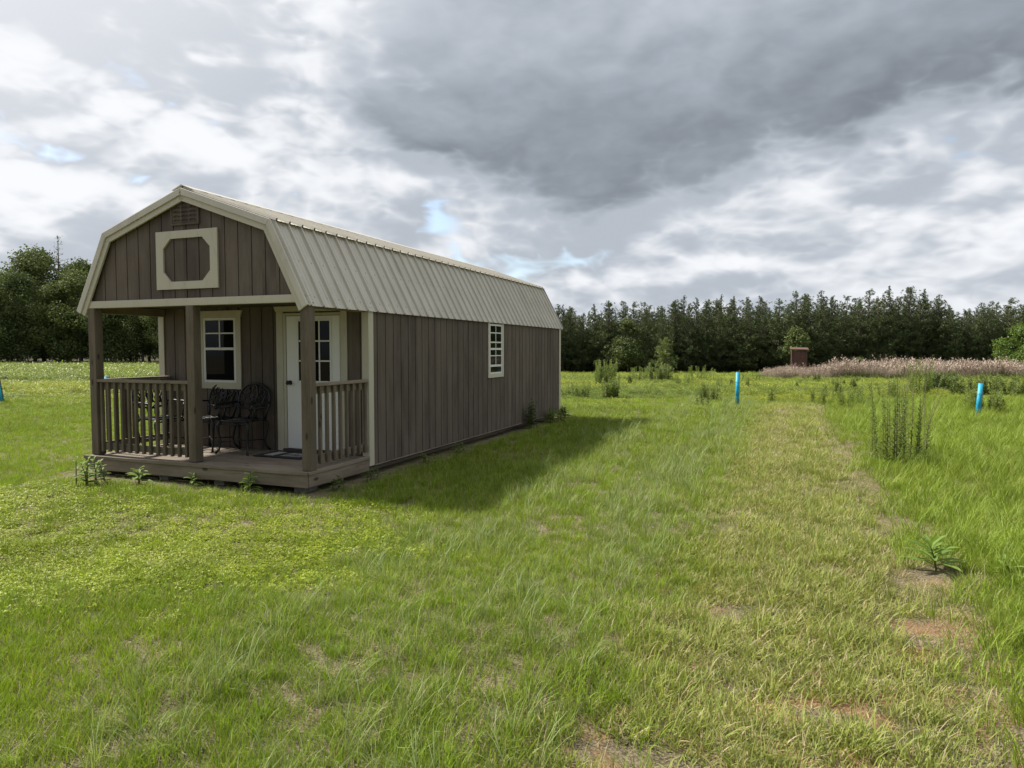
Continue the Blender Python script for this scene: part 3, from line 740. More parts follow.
def door():
    x0, x1, z0, z1 = -1.29, -.43, DECK + .045, 2.10; y = WALL
    fr = MB(); fr.box(x0 - .165, x0 - .055, y - .022, y - .002, DECK + .004, z1 + .06).box(x1 + .02, x1 + .115, y - .022, y - .002, DECK + .004, z1 + .06)
    fr.box(x0 - .053, x0 - .008, y - .017, y - .002, DECK + .004, z1 + .04).box(x1 + .006, x1 + .018, y - .017, y - .002, DECK + .004, z1 + .04).box(x0 - .007, x1 + .005, y - .017, y - .002, z1 + .008, z1 + .04)
    d = MB().box(x0, x1, y - .012, y - .001, z0, z1)
    root = d.build('door', M['door'], cabin, .002)
    fr.build('door_frame', M['trim'], root, .003)
    h = MB(); h.prism_y([(x0 - .17, z1 + .062), (x1 + .12, z1 + .062), (x1 + .155, z1 + .135), (x0 - .205, z1 + .135)], y - .028, y - .002); h.build('door_header', M['trim'], root, .003)
    a0, a1, b0, b1 = -1.11, -.555, 1.205, 2.055; t = .025
    wf = MB(); wf.box(a0, a0 + t, y - .026, y - .0125, b0, b1).box(a1 - t, a1, y - .026, y - .0125, b0, b1).box(a0 + t, a1 - t, y - .026, y - .0125, b0, b0 + t).box(a0 + t, a1 - t, y - .026, y - .0125, b1 - t, b1)
    cw = (a1 - a0 - 2 * t) / 3; ch = (b1 - b0 - 2 * t) / 3
    for i in (1, 2): wf.box(a0 + t + cw * i - .010, a0 + t + cw * i + .010, y - .024, y - .0125, b0 + t, b1 - t)
    for j in (1, 2):
        for i in range(3): wf.box(a0 + t + cw * i + (.0105 if i else 0), a0 + t + cw * (i + 1) - (.0105 if i < 2 else 0), y - .024, y - .0125, b0 + t + ch * j - .010, b0 + t + ch * j + .010)
    wf.build('door_window_frame', M['white'], root, .002)
    MB().box(a0 + .005, a1 - .005, y - .0165, y - .0128, b0 + .005, b1 - .005).build('pane', M['glass'], root)
    pm = MB()                                  # two raised lower panels
    for q0, q1 in ((-1.17, -.90), (-.82, -.55)):
        pm.prism_y([(q0, .50), (q1, .50), (q1, 1.05), (q0, 1.05)], y - .016, y - .0123)
    pm.build('door_panel', M['door'], root, .004)
    k = MB(); kx, kz = -1.235, 1.20
    k.tube([(kx, y - .0125, kz), (kx, y - .02, kz)], .032, 14); k.tube([(kx, y - .02, kz), (kx, y - .045, kz), (kx, y - .05, kz), (kx, y - .075, kz), (kx, y - .085, kz)], [.012, .012, .028, .030, .016], 14)
    k.build('handle', M['black'], root, 0, True)
    MB().box(x0 - .05, x1 + .02, y - .06, y - .001, DECK + .004, DECK + .04).build('threshold', M['soffit'], root, .004)
door()

# ------------------------------------------------------------------ porch chairs and mat
def spiral(c, r, turns, a0, k=14):
    return [(c[0] + r * (1 - .75 * i / k) * math.cos(a0 + turns * 6.283 * i / k), c[1] + r * (1 - .75 * i / k) * math.sin(a0 + turns * 6.283 * i / k)) for i in range(k + 1)]
def make_chair():                              # faces -y, origin on the floor under the seat
    root = empty('garden_chair', (0, 0, 0))
    B = M['black']; zs = .44
    s = MB()
    def rr(z, ins, pts=28):
        out = []
        for i in range(pts):
            q = 2 * math.pi * i / pts; cx = math.copysign(abs(math.cos(q)) ** .55, math.cos(q)); cy = math.copysign(abs(math.sin(q)) ** .55, math.sin(q))
            out.append(((.235 - ins) * cx * (1 - .06 * cy * -1), (.225 - ins) * cy, z))
        return out
    ringp = rr(zs, 0); s.tube(ringp + [ringp[0]], .014, 6)
    for i in range(9):
        x = -.19 + i * .0475; hy = .205 * math.sqrt(max(0.1, 1 - (abs(x) / .26) ** 4))
        s.tube([(x, -hy, zs), (x, 0, zs - .012), (x, hy, zs)], .0105, 5)
    for i in range(5):
        y = -.16 + i * .08; s.tube([(-.21, y, zs - .003), (.21, y, zs - .003)], .009, 5)
    seat = s.build('seat', B, root, 0, True)
    ap = MB(); ap.tube([(-.21, -.20, zs - .045), (-.1, -.215, zs - .03), (0, -.218, zs - .05), (.1, -.215, zs - .03), (.21, -.20, zs - .045)], .011, 5); ap.build('apron', B, seat, 0, True)
    for sx in (-1, 1):
        for fr in (1, 0):
            l = MB(); yb = -.19 if fr else .19; d = -1 if fr else 1
            l.tube([(sx * .20, yb, zs), (sx * .232, yb + d * .028, zs - .07), (sx * .222, yb + d * .02, zs - .17), (sx * .205, yb, zs - .29), (sx * .215, yb + d * .025, .06), (sx * .245, yb + d * .065, .012)], [.020, .024, .017, .013, .013, .017], 8)
            l.build('leg', B, root, 0, True)
    st = MB(); st.tube([(-.2, -.19, .16), (.2, .19, .16)], .008, 6).tube([(.2, -.19, .155), (-.2, .19, .155)], .008, 6); st.build('stretcher', B, root, 0, True)
    # arched back with scroll lattice, leaning back
    def bp(x, z): return (x, .205 + (z - zs) * .22, z)
    b = MB(); out = []
    for i in range(21):
        q = math.pi * i / 20; out.append(bp(-.24 * math.cos(q), .70 + .215 * math.sin(q) ** .85))
    arch = [bp(-.205, zs), bp(-.22, zs + .10), bp(-.245, .62)] + out + [bp(.245, .62), bp(.22, zs + .10), bp(.205, zs)]
    b.tube(arch, .0155, 8)
    bk = b.build('backrest', B, root, 0, True)
    la = MB()
    la.tube([bp(-.232, .60), bp(-.1, .58), bp(0, .565), bp(.1, .58), bp(.232, .60)], 0.0154, 6)
    for sx in (-1, 1):
        la.tube([bp(sx * x, z) for x, z in spiral((.10, .70), .085, 1.2, 2.2)], 0.0119, 5)
        la.tube([bp(sx * x, z) for x, z in spiral((.105, .80), .060, 1.1, -1.5)], 0.0119, 5)
        la.tube([bp(sx * .02, .57), bp(sx * .075, .63), bp(sx * .19, .66), bp(sx * .235, .69)], 0.0112, 5)
        la.tube([bp(sx * .0, .60), bp(sx * .05, .74), bp(sx * .03, .86), bp(0, .905)], 0.0126, 5)
        la.tube([bp(sx * .175, .60), bp(sx * .155, .72), bp(sx * .20, .79)], 0.0112, 5)
        la.tube([bp(sx * .06, zs), bp(sx * .045, .50), bp(sx * .06, .57)], 0.0140, 5)
    for r_, cz in ((.045, .735), (.026, .735)):
        la.tube([bp(r_ * math.cos(i * .5236), cz + r_ * math.sin(i * .5236)) for i in range(13)], 0.0112, 5)
    for i in range(7):
        q = math.pi * (i + .5) / 7; la.tube([bp(-.19 * math.cos(q), .70 + .165 * math.sin(q)), bp(-.235 * math.cos(q), .70 + .205 * math.sin(q))], 0.0098, 5)
    la.build('lattice', B, bk, 0, True)
    for sx in (-1, 1):
        a = MB(); a.tube([bp(sx * .245, .66), (sx * .285, .14, .665), (sx * .295, -.04, .66), (sx * .285, -.165, .655), (sx * .28, -.205, .625), (sx * .275, -.19, .595), (sx * .275, -.165, .605)], [.012, .014, .016, .016, .013, .010, .008], 8)
        a.tube([(sx * .285, -.14, .65), (sx * .262, -.10, .56), (sx * .235, -.12, zs)], .0105, 6)
        a.build('armrest', B, root, 0, True)
    return root
ch = make_chair()
def put(o, w, l, z, rz): x, y = from_wl(w, l); o.location = (x, y, z); o.rotation_euler = (0, 0, ROTZ + rz)
put(ch, -1.76, .90, DECK + .003, .12); tag(ch, 'black ornate metal garden chair nearest the white door, under the window sill corner', 'chair', 'ornate garden chairs on the porch')
c2 = copy_tree(ch); put(c2, -2.37, .95, DECK + .003, .06); tag(c2, 'middle black ornate metal chair, under the porch window', 'chair', 'ornate garden chairs on the porch')
c3 = copy_tree(ch); put(c3, -3.02, .72, DECK + .003, math.pi / 2 - .15); tag(c3, 'black ornate metal chair behind the railing at the open end of the porch, turned sideways', 'chair', 'ornate garden chairs on the porch')
mt = empty('doormat', (0, 0, 0)); put(mt, -1.02, .90, DECK + .003, -.02)
tag(mt, 'dark rubber doormat with a pale printed patch on the deck before the white door', 'doormat')
mb = MB(); mb.box(-.38, .38, -.23, .23, 0, .012); mb.build('mat_base', M['rubber'], mt, .005)
mp_ = MB(); mp_.box(-.27, -.13, -.14, .14, .0125, .0155)
mp_.build('pale_patch', M['matpale'], mt)
mr = MB()
for i in range(7):
    x = .0 + i * .045
    mr.tube([(x, -.14, .013), (x + .02, -.07, .016), (x - .01, .0, .016), (x + .02, .07, .016), (x, .14, .013)], .0045, 5)
mr.build('mat_relief', M['matpale'], mt)

# ------------------------------------------------------------------ blue tubes, brown shack
def tube_post(u, v, hgt_, rad, tx, ty, label):
    x, y, z = at(u, v); o = empty('marker_tube', (x, y, z - .02))
    m = MB(); n = 20; ri = rad - .004
    V = []
    for zz, rr_ in ((0, rad), (hgt_, rad), (hgt_, ri), (.0, ri)):
        V += [(rr_ * math.cos(6.283 * k / n), rr_ * math.sin(6.283 * k / n), zz) for k in range(n)]
    m.add(V, [(j * n + k, j * n + (k + 1) % n, (j + 1) % 4 * n + (k + 1) % n, (j + 1) % 4 * n + k) for j in range(4) for k in range(n)])
    m.build('tube', M['blue'], o, 0, True)
    s = MB(); s.tube([(.0, -rad - .010, -.1), (.0, -rad - .010, hgt_ + .04)] if False else [(rad + .012, 0, -.1), (rad + .012, 0, hgt_ + .07)], .012, 7); s.build('stake', M['wood'], o)
    for zz in (.3, .72): MB().tube([((rad + .004) * math.cos(6.283 * k / 16), (rad + .004) * math.sin(6.283 * k / 16), hgt_ * zz) for k in range(17)], .004, 5).build('tie', M['blue'], o)
    o.rotation_euler = (tx, ty, random.uniform(0, 1))
    tag(o, label, 'marker tube', 'blue tubes standing in the field'); return o
tube_post(737, 407, 1.04, .056, .0, .01, 'upright bright blue plastic tube at the far end of the mown lane')
tube_post(977, 420, .90, .052, .02, .06, 'bright blue tube leaning slightly, beside the uncut grass and weeds at right')
tube_post(1, 403, .72, .085, .0, -.14, 'bright blue tube tilted over, at the left edge in the open field')
tube_post(107, 392, .62, .075, .0, .0, 'small bright blue tube seen just above the porch railing')
def shack():
    y = 57.0; x = dist_x(798.5, y); z = float(hgt(x, y))
    o = empty('storage_shack', (x, y, z), -.30); tag(o, 'small brown upright wooden shack in the tall dry grass', 'shack')
    m = MB(); m.box(-.56, .56, -.5, .5, 0, 2.36); m.build('wall', M['shack'], o, .01)
    r = MB(); r.add([(-.66, -.62, 2.40), (.72, -.62, 2.36), (.72, .62, 2.52), (-.66, .62, 2.56), (-.66, -.62, 2.48), (.72, -.62, 2.44), (.72, .62, 2.60), (-.66, .62, 2.64)], [(0, 3, 2, 1), (4, 5, 6, 7), (0, 1, 5, 4), (1, 2, 6, 5), (2, 3, 7, 6), (3, 0, 4, 7)])
    r.build('roof', M['shack'], o)
    d = MB(); d.box(-.36, .36, -.53, -.502, .08, 2.0); d.build('door', M['shack'], o, .008)
    t = MB(); t.box(-.60, -.52, -.525, -.503, 0, 2.34).box(.52, .60, -.525, -.503, 0, 2.34); t.build('corner_trim', M['shack'], o)
shack()

# ------------------------------------------------------------------ trees
def pine_variant(name, Ht, seed, mat, bark, base=.20, width=.19, nsp=15, nwh=20):
    rng = np.random.default_rng(seed); root = empty(name, (0, 0, 0))
    t = MB(); k = 7; bend = rng.normal(0, .10, 2)
    pts = [(bend[0] * math.sin(i / k * 3), bend[1] * math.sin(i / k * 2.5), Ht * .97 * i / k - (.3 if i == 0 else 0)) for i in range(k + 1)]
    t.tube(pts, [.13 * (1 - .88 * i / k) * Ht / 9 + .01 for i in range(k + 1)], 7)
    V = []; Fq = []; lump = rng.uniform(.72, 1.28, 6); lean = rng.uniform(0, 6.283)
    for wv in range(nwh):
        f = wv / (nwh - 1); z = Ht * (base + (1 - base) * f ** .92) + rng.normal(0, .08)
        prof = (min(1, (1 - f) ** .78 * 1.22 + .045)) * (.55 + .45 * min(1, f * 5 + .35))
        Rm = Ht * width * prof * lump[int(f * 5.99)]
        for b in range(rng.integers(5, 8) if f < .93 else 3):
            a = rng.uniform(0, 6.283); ln = Rm * rng.uniform(.65, 1.18) * (1 + .18 * math.cos(a - lean)); up = .10 + .75 * f + rng.normal(0, .12)
            o = np.array([0, 0, z]); tip = o + np.array([math.cos(a) * ln, math.sin(a) * ln, ln * up])
            if ln > .5: t.tube([o, o + (tip - o) * .5 - np.array([0, 0, .05]), tip], [.022, .016, .008], 4, False)
            nc = max(2, int(ln / .30))
            for c in range(nc):
                g = (c + .9) / nc; cp = o + (tip - o) * g + rng.normal(0, .07, 3)
                dirb = (tip - o) / (np.linalg.norm(tip - o) + 1e-6)
                for s_ in range(nsp):
                    d = rng.normal(0, 1, 3) + dirb * .5 + np.array([0, 0, .55]); d /= np.linalg.norm(d)
                    L_ = rng.uniform(.24, .46) * (1.05 - .62 * f); sd = np.cross(d, rng.normal(0, 1, 3)); sd /= np.linalg.norm(sd) + 1e-6
                    w = L_ * .10; i0 = len(V)
                    V += [cp, cp + d * L_ * .6 + sd * w, cp + d * L_, cp + d * L_ * .6 - sd * w]; Fq.append((i0, i0 + 1, i0 + 2, i0 + 3))
    for s_ in range(9):                        # leader
        i0 = len(V); cp = np.array([pts[-1][0], pts[-1][1], Ht * (.93 + .06 * rng.random())]); d = rng.normal(0, .25, 3) + np.array([0, 0, 1.]); d /= np.linalg.norm(d); sd = np.cross(d, rng.normal(0, 1, 3)); sd /= np.linalg.norm(sd); L_ = .34
        V += [cp, cp + d * L_ * .6 + sd * .03, cp + d * L_, cp + d * L_ * .6 - sd * .03]; Fq.append((i0, i0 + 1, i0 + 2, i0 + 3))
    t.build('trunk', bark, root, 0, True)
    o = bpy.data.objects.new('crown', fast_mesh('crown', np.array(V), Fq, mat)); COL.objects.link(o); o.parent = root
    return root
def broad_variant(name, Ht, seed, mat, bark, nleaf=6500, rx=.27, low=.10, lsz=.26, nlobe=16, lr=(.085, .15)):
    rng = np.random.default_rng(seed); root = empty(name, (0, 0, 0))
    t = MB(); k = 6; bend = rng.normal(0, .25, 2)
    pts = [(bend[0] * (i / k) ** 2, bend[1] * (i / k) ** 2, Ht * .78 * i / k - (.3 if i == 0 else 0)) for i in range(k + 1)]
    t.tube(pts, [.20 * Ht / 13 * (1 - .85 * i / k) + .015 for i in range(k + 1)], 8)
    lobes = []
    for i in range(nlobe):
        f = rng.uniform(0, 1) if i > 2 else .85 + .07 * i; z = Ht * (low + .12 + (.80 - low) * f); env = math.sin(math.pi * min(.96, .22 + .70 * f)) ** .7
        a = rng.uniform(0, 6.283); rr_ = Ht * rx * env * rng.uniform(.25, .85) * (1 if i > 2 else .3); c = np.array([math.cos(a) * rr_, math.sin(a) * rr_, z])
        rad = Ht * rng.uniform(*lr) * (1.1 if f < .5 else .9); lobes.append((c, rad))
        q = pts[min(k, max(1, int((z / Ht - .12) / .78 * k)))]
        t.tube([q, (np.array(q) + c) / 2 + np.array([0, 0, -.15]), c], [.05 * Ht / 13, .035 * Ht / 13, .012], 5, False)
    V = []; Fq = []; wts = np.array([r_ ** 2 for _, r_ in lobes]); wts /= wts.sum()
    idx = rng.choice(len(lobes), nleaf, p=wts)
    for i in idx:
        c, rad = lobes[i]; d = rng.normal(0, 1, 3); d /= np.linalg.norm(d)
        rr_ = rad * (rng.random() ** .4) * (1 + .22 * math.sin(d[0] * 5 + i) * math.sin(d[2] * 6 + i * 2) + rng.normal(0, .10)); p = c + d * rr_ * np.array([1.15, 1.15, .85])
        if p[2] < .25: continue
        nrm = d * .6 + rng.normal(0, .7, 3) + np.array([0, 0, .35]); nrm /= np.linalg.norm(nrm)
        u = np.cross(nrm, rng.normal(0, 1, 3)); u /= np.linalg.norm(u) + 1e-6; v = np.cross(nrm, u); s_ = lsz * rng.uniform(.55, 1.2); i0 = len(V)
        V += [p - u * s_ * .6, p + v * s_ * .38, p + u * s_ * .6, p - v * s_ * .38]; Fq.append((i0, i0 + 1, i0 + 2, i0 + 3))
    t.build('trunk', bark, root, 0, True)
    o = bpy.data.objects.new('crown', fast_mesh('crown', np.array(V), Fq, mat)); COL.objects.link(o); o.parent = root
    return root
def place(o, x, y, s, rz, label, cat, group=None, sz=None):
    o.location = (x, y, float(hgt(x, y))); o.rotation_euler = (0, 0, rz); o.scale = (s, s, sz or s); tag(o, label, cat, group); return o

PV = [pine_variant('pine_tree', 9.4, 40 + i, M['pine'], M['bark'], base=[.10, .14, .08, .16, .12, .09, .2, .1][i], width=[.19, .17, .215, .18, .205, .155, .20, .185][i], nwh=[26, 28, 24, 26, 27, 28, 23, 26][i]) for i in range(8)]
used = set()
def next_tree(var, i):
    if i not in used: used.add(i); return var[i]
    return copy_tree(var[i])
rows = [(84, 545, 1190, 14.5, 0), (87.5, 540, 1200, 13, 0), (92, 540, 1210, 14, 0), (98, 540, 1210, 15, 0)]
tops = [(540, 306), (600, 303), (650, 305), (690, 300), (760, 300), (800, 293), (850, 296), (890, 290), (930, 291), (962, 308), (990, 301), (1030, 300), (1240, 292)]
ci = 0; fixed = random.Random(5)
for ri, (yy, u0, u1, st, sr) in enumerate(rows):
    u = u0 + ri * 6
    while u < u1:
        y = yy + fixed.uniform(-1.6, 1.6) + (u - 780) * .004; x = dist_x(u, y)
        tv = np.interp(u, [a for a, _ in tops], [b for _, b in tops])
        want = H_CAM + (349.5 - tv) / F_PX * y - float(hgt(x, y))
        s = want / 9.4 * fixed.choice((.78, .85, .90, .95, .99, 1.02, 1.05)) * (.97, 1.0, .93, .90)[ri]
        o = next_tree(PV, fixed.randrange(8) if ci > 7 else ci); ci += 1
        lab = ('dark green pine standing in the front edge of the close pine line behind the field', 'dark green pine rising behind the front edge of the pine line')[0 if ri == 0 else 1]
        place(o, x, y, s * fixed.uniform(.88, 1.32), fixed.uniform(0, 6.28), lab, 'pine tree', 'pines on the front edge of the pine line' if ri == 0 else 'pines deeper in the pine line', s)
        u += st * fixed.uniform(.75, 1.3)
# pale young pine, a bushier broadleaf among the pines, bright bush at right
y = 77.; pp = pine_variant('young_pine_tree', 4.0, 77, M['palepine'], M['palebark'], .16, .34, 20, 16); place(pp, dist_x(666, y), y, 1.0, .4, 'pale green young pine standing in front of the dark pine line', 'pine tree')
y = 80.; bt = broad_variant('broadleaf_tree', 6.6, 78, M['oak'], M['palebark'], 7000, .34, .08, .20, 24); place(bt, dist_x(628, y), y, 1., .4, 'rounder grey green leafy tree among the pines, beside the pale young pine', 'tree')
y = 78.; b2 = broad_variant('broadleaf_tree', 6.0, 79, M['oaklight'], M['palebark'], 3000, .30, .06, .24); place(b2, dist_x(796, y), y, .9, 1.4, 'rounded green tree just above the brown shack', 'tree')
y = 58.; bb = broad_variant('leafy_bush', 4.4, 81, M['bright'], M['palebark'], 16000, .50, -.10, .17, 26, (.15, .24)); place(bb, dist_x(1022, y), y, 1.0, .4, 'bright yellow green leafy bush before the pines at far right', 'bush')
y = 62.; b3 = broad_variant('leafy_bush', 2.0, 82, M['oaklight'], M['palebark'], 2600, .5, -.08, .16, 12, (.15, .24)); place(b3, dist_x(858, y), y, .9, .4, 'low light green bush showing above the dry grass', 'bush')

OV = [broad_variant('broadleaf_tree', 13., 60 + i, [M['oak'], M['oaklight'], M['oaklight'], M['oak']][i], M['palebark'], 15000, [.24, .27, .25, .22][i], .04, .25, 26) for i in range(4)]
used2 = set(); ci = 0
ltops = [(-260, 250), (-60, 248), (0, 262), (20, 252), (45, 250), (75, 262), (100, 262), (140, 262), (170, 268), (260, 285), (330, 296)]
for ri, (yy, u0, u1, st) in enumerate([(76, -230, 300, 32), (81, -215, 320, 30), (88, -230, 340, 33)]):
    u = u0
    while u < u1:
        y = yy + fixed.uniform(-2, 2); x = dist_x(u, y); tv = np.interp(u, [a for a, _ in ltops], [b for _, b in ltops])
        want = H_CAM + (349.5 - tv) / F_PX * y - float(hgt(x, y)); s = want / 12.6 * fixed.choice((.70, .80, .87, .93, .99)) * (.92 if ri == 0 else 1)
        i = ci % 4; ci += 1
        if i not in used2: used2.add(i); o = OV[i]
        else: o = copy_tree(OV[i])
        lab = ('dark leafy tree along the front of the wood left of the cabin', 'dark leafy tree deeper in the wood left of the cabin')[0 if ri == 0 else 1]
        place(o, x, y, s, fixed.uniform(0, 6.28), lab, 'tree', 'front trees of the left wood' if ri == 0 else 'deeper trees of the left wood')
        u += st * fixed.uniform(.75, 1.25)
sp = pine_variant('thin_pine_tree', 15.2, 95, M['pine'], M['bark'], .45, .085, 3, 15); y = 82.; place(sp, dist_x(62, y), y, 1., .2, 'thin sparse topped pine rising above the left wood', 'pine tree')

def deep_wood():                               # the mass behind the front rows
    c = bpy.data.collections.new('wood_tree')
    for i, src in enumerate([PV[0], PV[2], OV[0], OV[1]]):
        cr = [q for q in src.children if q.name.startswith('crown')][0]; o = bpy.data.objects.new('wood_tree_%02d' % i, cr.data); c.objects.link(o)
    n = 420; u = RNG.uniform(-700, 1500, n); y = RNG.uniform(97, 118, n); x = (u - 512) / F_PX * y
    pine = u > 420; kind = np.where(pine, RNG.integers(0, 2, n), RNG.integers(2, 4, n)); s = np.where(pine, RNG.uniform(.80, 1.0, n), RNG.uniform(.80, 1.02, n))
    s = s * np.where((u > 250) & (u < 560), .85, 1)
    rot = np.stack([np.zeros(n), np.zeros(n), RNG.uniform(0, 6.28, n)], 1)
    scatter('far_wood', np.stack([x, y, hgt(x, y)], 1), kind, np.stack([s, s, s], 1), rot, np.ones((n, 3)) * .05, c)
deep_wood()
def edge_brush():                              # low brush along the foot of the woods
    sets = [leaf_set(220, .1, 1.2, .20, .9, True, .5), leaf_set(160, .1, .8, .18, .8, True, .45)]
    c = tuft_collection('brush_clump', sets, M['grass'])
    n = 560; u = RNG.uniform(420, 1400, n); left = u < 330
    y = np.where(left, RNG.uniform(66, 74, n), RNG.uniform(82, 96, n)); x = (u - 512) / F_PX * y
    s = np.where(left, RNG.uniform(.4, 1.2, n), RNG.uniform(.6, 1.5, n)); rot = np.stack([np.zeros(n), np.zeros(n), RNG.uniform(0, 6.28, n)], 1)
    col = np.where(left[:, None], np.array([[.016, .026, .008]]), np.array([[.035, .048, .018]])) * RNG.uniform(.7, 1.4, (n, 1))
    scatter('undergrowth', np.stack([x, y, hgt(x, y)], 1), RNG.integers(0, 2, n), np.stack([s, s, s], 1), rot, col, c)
edge_brush()

# ------------------------------------------------------------------ weeds standing in the field and round the cabin
def feather_weed(nst, Ht, spread, seed, mat, stem, leaf=.05, dens=60, curl=0., lw=.20, fmin=.05, upright=.8):
    dens = int(dens * 1.3); leaf *= 1.05; upright += .0; lw *= 1.0
    rng = np.random.default_rng(seed); root = empty('weed_plant', (0, 0, 0)); t = MB(); V = []; Fq = []
    for i in range(nst):
        a = rng.uniform(0, 6.283); r0 = spread * .5 * math.sqrt(rng.random()); h = Ht * rng.uniform(.55, 1.05); b = np.array([math.cos(a) * r0, math.sin(a) * r0, -.02])
        a2 = a + rng.normal(0, .7); lean = spread * (.55 if curl > .5 else .22) * rng.random(); P = [np.array([0, 0, -.06])] + [b + np.array([math.cos(a2) * lean * f ** (1 + curl), math.sin(a2) * lean * f ** (1 + curl), h * f * (1 - .06 * curl * f)]) for f in np.linspace(0, 1, 7)]
        t.tube(P, [.0026 * Ht + .0022 - (.0020 * Ht + .0010) * f for f in [0] + list(np.linspace(0, 1, 7))], 5, False)
        for k in range(dens):
            f = fmin + (1 - fmin) * k / dens; q = f * 6; j = min(5, int(q)); p = P[j + 1] + (P[j + 2] - P[j + 1]) * (q - j); an = k * 2.4 + rng.normal(0, .3)
            L_ = leaf * (1.1 - .45 * f) * rng.uniform(.7, 1.3); d = np.array([math.cos(an), math.sin(an), upright + rng.normal(0, .2)]); d /= np.linalg.norm(d); sd = np.cross(d, [0, 0, 1.]); sd /= np.linalg.norm(sd) + 1e-6; i0 = len(V)
            V += [p, p + d * L_ * .5 + sd * L_ * lw, p + d * L_ + np.array([0, 0, -.12 * L_]), p + d * L_ * .5 - sd * L_ * lw]; Fq.append((i0, i0 + 1, i0 + 2, i0 + 3))
    t.build('stem', stem, root)
    o = bpy.data.objects.new('foliage', fast_mesh('foliage', np.array(V), Fq, mat)); COL.objects.link(o); o.parent = root
    return root
def put_weed(u, v, o, label, cat='weed', group=None):
    x, y, z = at(u, v); o.location = (x, y, z); tag(o, label, cat, group); return o
Wm, Wy, Wd = M['weed'], M['weedyel'], M['weeddark']; St, Dr = M['weedstem'], M['drystem']
put_weed(900, 464, feather_weed(20, 1.32, .74, 1, Wm, St, .080, 66, .4, .16, .04), 'large feathery green weed clump in the uncut grass right of the lane', 'weed clump')
put_weed(906, 458, feather_weed(13, 1.62, .62, 2, M['weedyel'], Dr, .05, 60, .7, .07, .45), 'sparse dry brown stalks rising from the large feathery weed clump', 'dry stalks')
put_weed(609, 400, feather_weed(22, .78, .55, 3, Wm, St, .12, 45, .1), 'upright weed clump of dense stems between the cabin and the blue tube', 'weed clump')
put_weed(606, 388, feather_weed(40, 1.35, 1.0, 4, Wm, St, .14, 45, .1), 'taller bushy green weed clump just behind an upright weed clump', 'weed clump')
put_weed(581, 398, feather_weed(14, .62, .7, 5, Wm, St, .11, 35, .2), 'short weed clump closest to the cabin\'s back corner', 'weed clump')
put_weed(566, 397, feather_weed(7, .45, .4, 6, Wm, St, .11, 30, .2), 'tiny weed tuft against the cabin\'s back corner', 'weed clump')
put_weed(640, 382, feather_weed(22, 1.0, 1.2, 7, Wm, St, .14, 35, .2), 'low spreading weed clump under the rounder leafy tree', 'weed clump')
put_weed(659, 383, feather_weed(44, 1.25, 1.5, 8, Wy, St, .16, 40, .1), 'dense yellow green weed clump below the pale young pine', 'weed clump')
put_weed(700, 382, feather_weed(16, 1.15, 2.0, 9, Wm, St, .15, 35, .1), 'row of loose thin weeds in the field below the pines', 'weed clump')
put_weed(684, 386, feather_weed(10, .6, .8, 10, Wm, St, .13, 30, .3), 'small low weeds beside the dense yellow green clump', 'weed clump')
put_weed(710, 401, feather_weed(18, .72, .62, 11, Wm, St, .11, 40, .1), 'upright dark weed clump just left of the upright blue tube', 'weed clump')
put_weed(818, 405, feather_weed(5, .85, .75, 12, Wm, St, .10, 50, 1.4), 'few curved bottlebrush weeds at the far end of the lane', 'weed clump')
put_weed(833, 401, feather_weed(6, .62, .5, 13, Wm, St, .10, 40, .2), 'thin straight weeds beside the curved bottlebrush weeds', 'weed clump')
put_weed(855, 404, feather_weed(8, .6, .8, 14, Wm, St, .11, 40, .3), 'low scattered weeds behind the large feathery clump', 'weed clump')
put_weed(990, 413, feather_weed(22, .72, .85, 15, Wm, St, .12, 45, .5), 'arching weed clump just right of the leaning blue tube', 'weed clump')
put_weed(945, 393, feather_weed(30, .85, 1.0, 16, Wd, St, .16, 40, .3, .2), 'dark green bushy weed before the tall dry grass', 'weed clump')
put_weed(917, 396, feather_weed(16, 1.35, .8, 17, Wm, St, .12, 50, .2), 'tall upright weeds before the dry grass, left of the dark bushy weed', 'weed clump')
put_weed(884, 398, feather_weed(12, .75, .9, 18, Wm, St, .12, 40, .3), 'low green weeds at the foot of the dry grass', 'weed clump')
put_weed(1008, 398, feather_weed(26, .95, 1.4, 19, Wy, St, .15, 40, .2), 'tall light green weeds at the right edge before the dry grass', 'weed clump')
put_weed(968, 396, feather_weed(20, .8, 1.1, 20, Wy, St, .15, 40, .2), 'light green weeds behind the leaning blue tube', 'weed clump')
put_weed(776, 374, feather_weed(24, .8, 2.0, 21, Wd, St, .18, 30, .3, .2), 'low dark green bush at the near foot of the dry grass below the shack', 'weed clump')

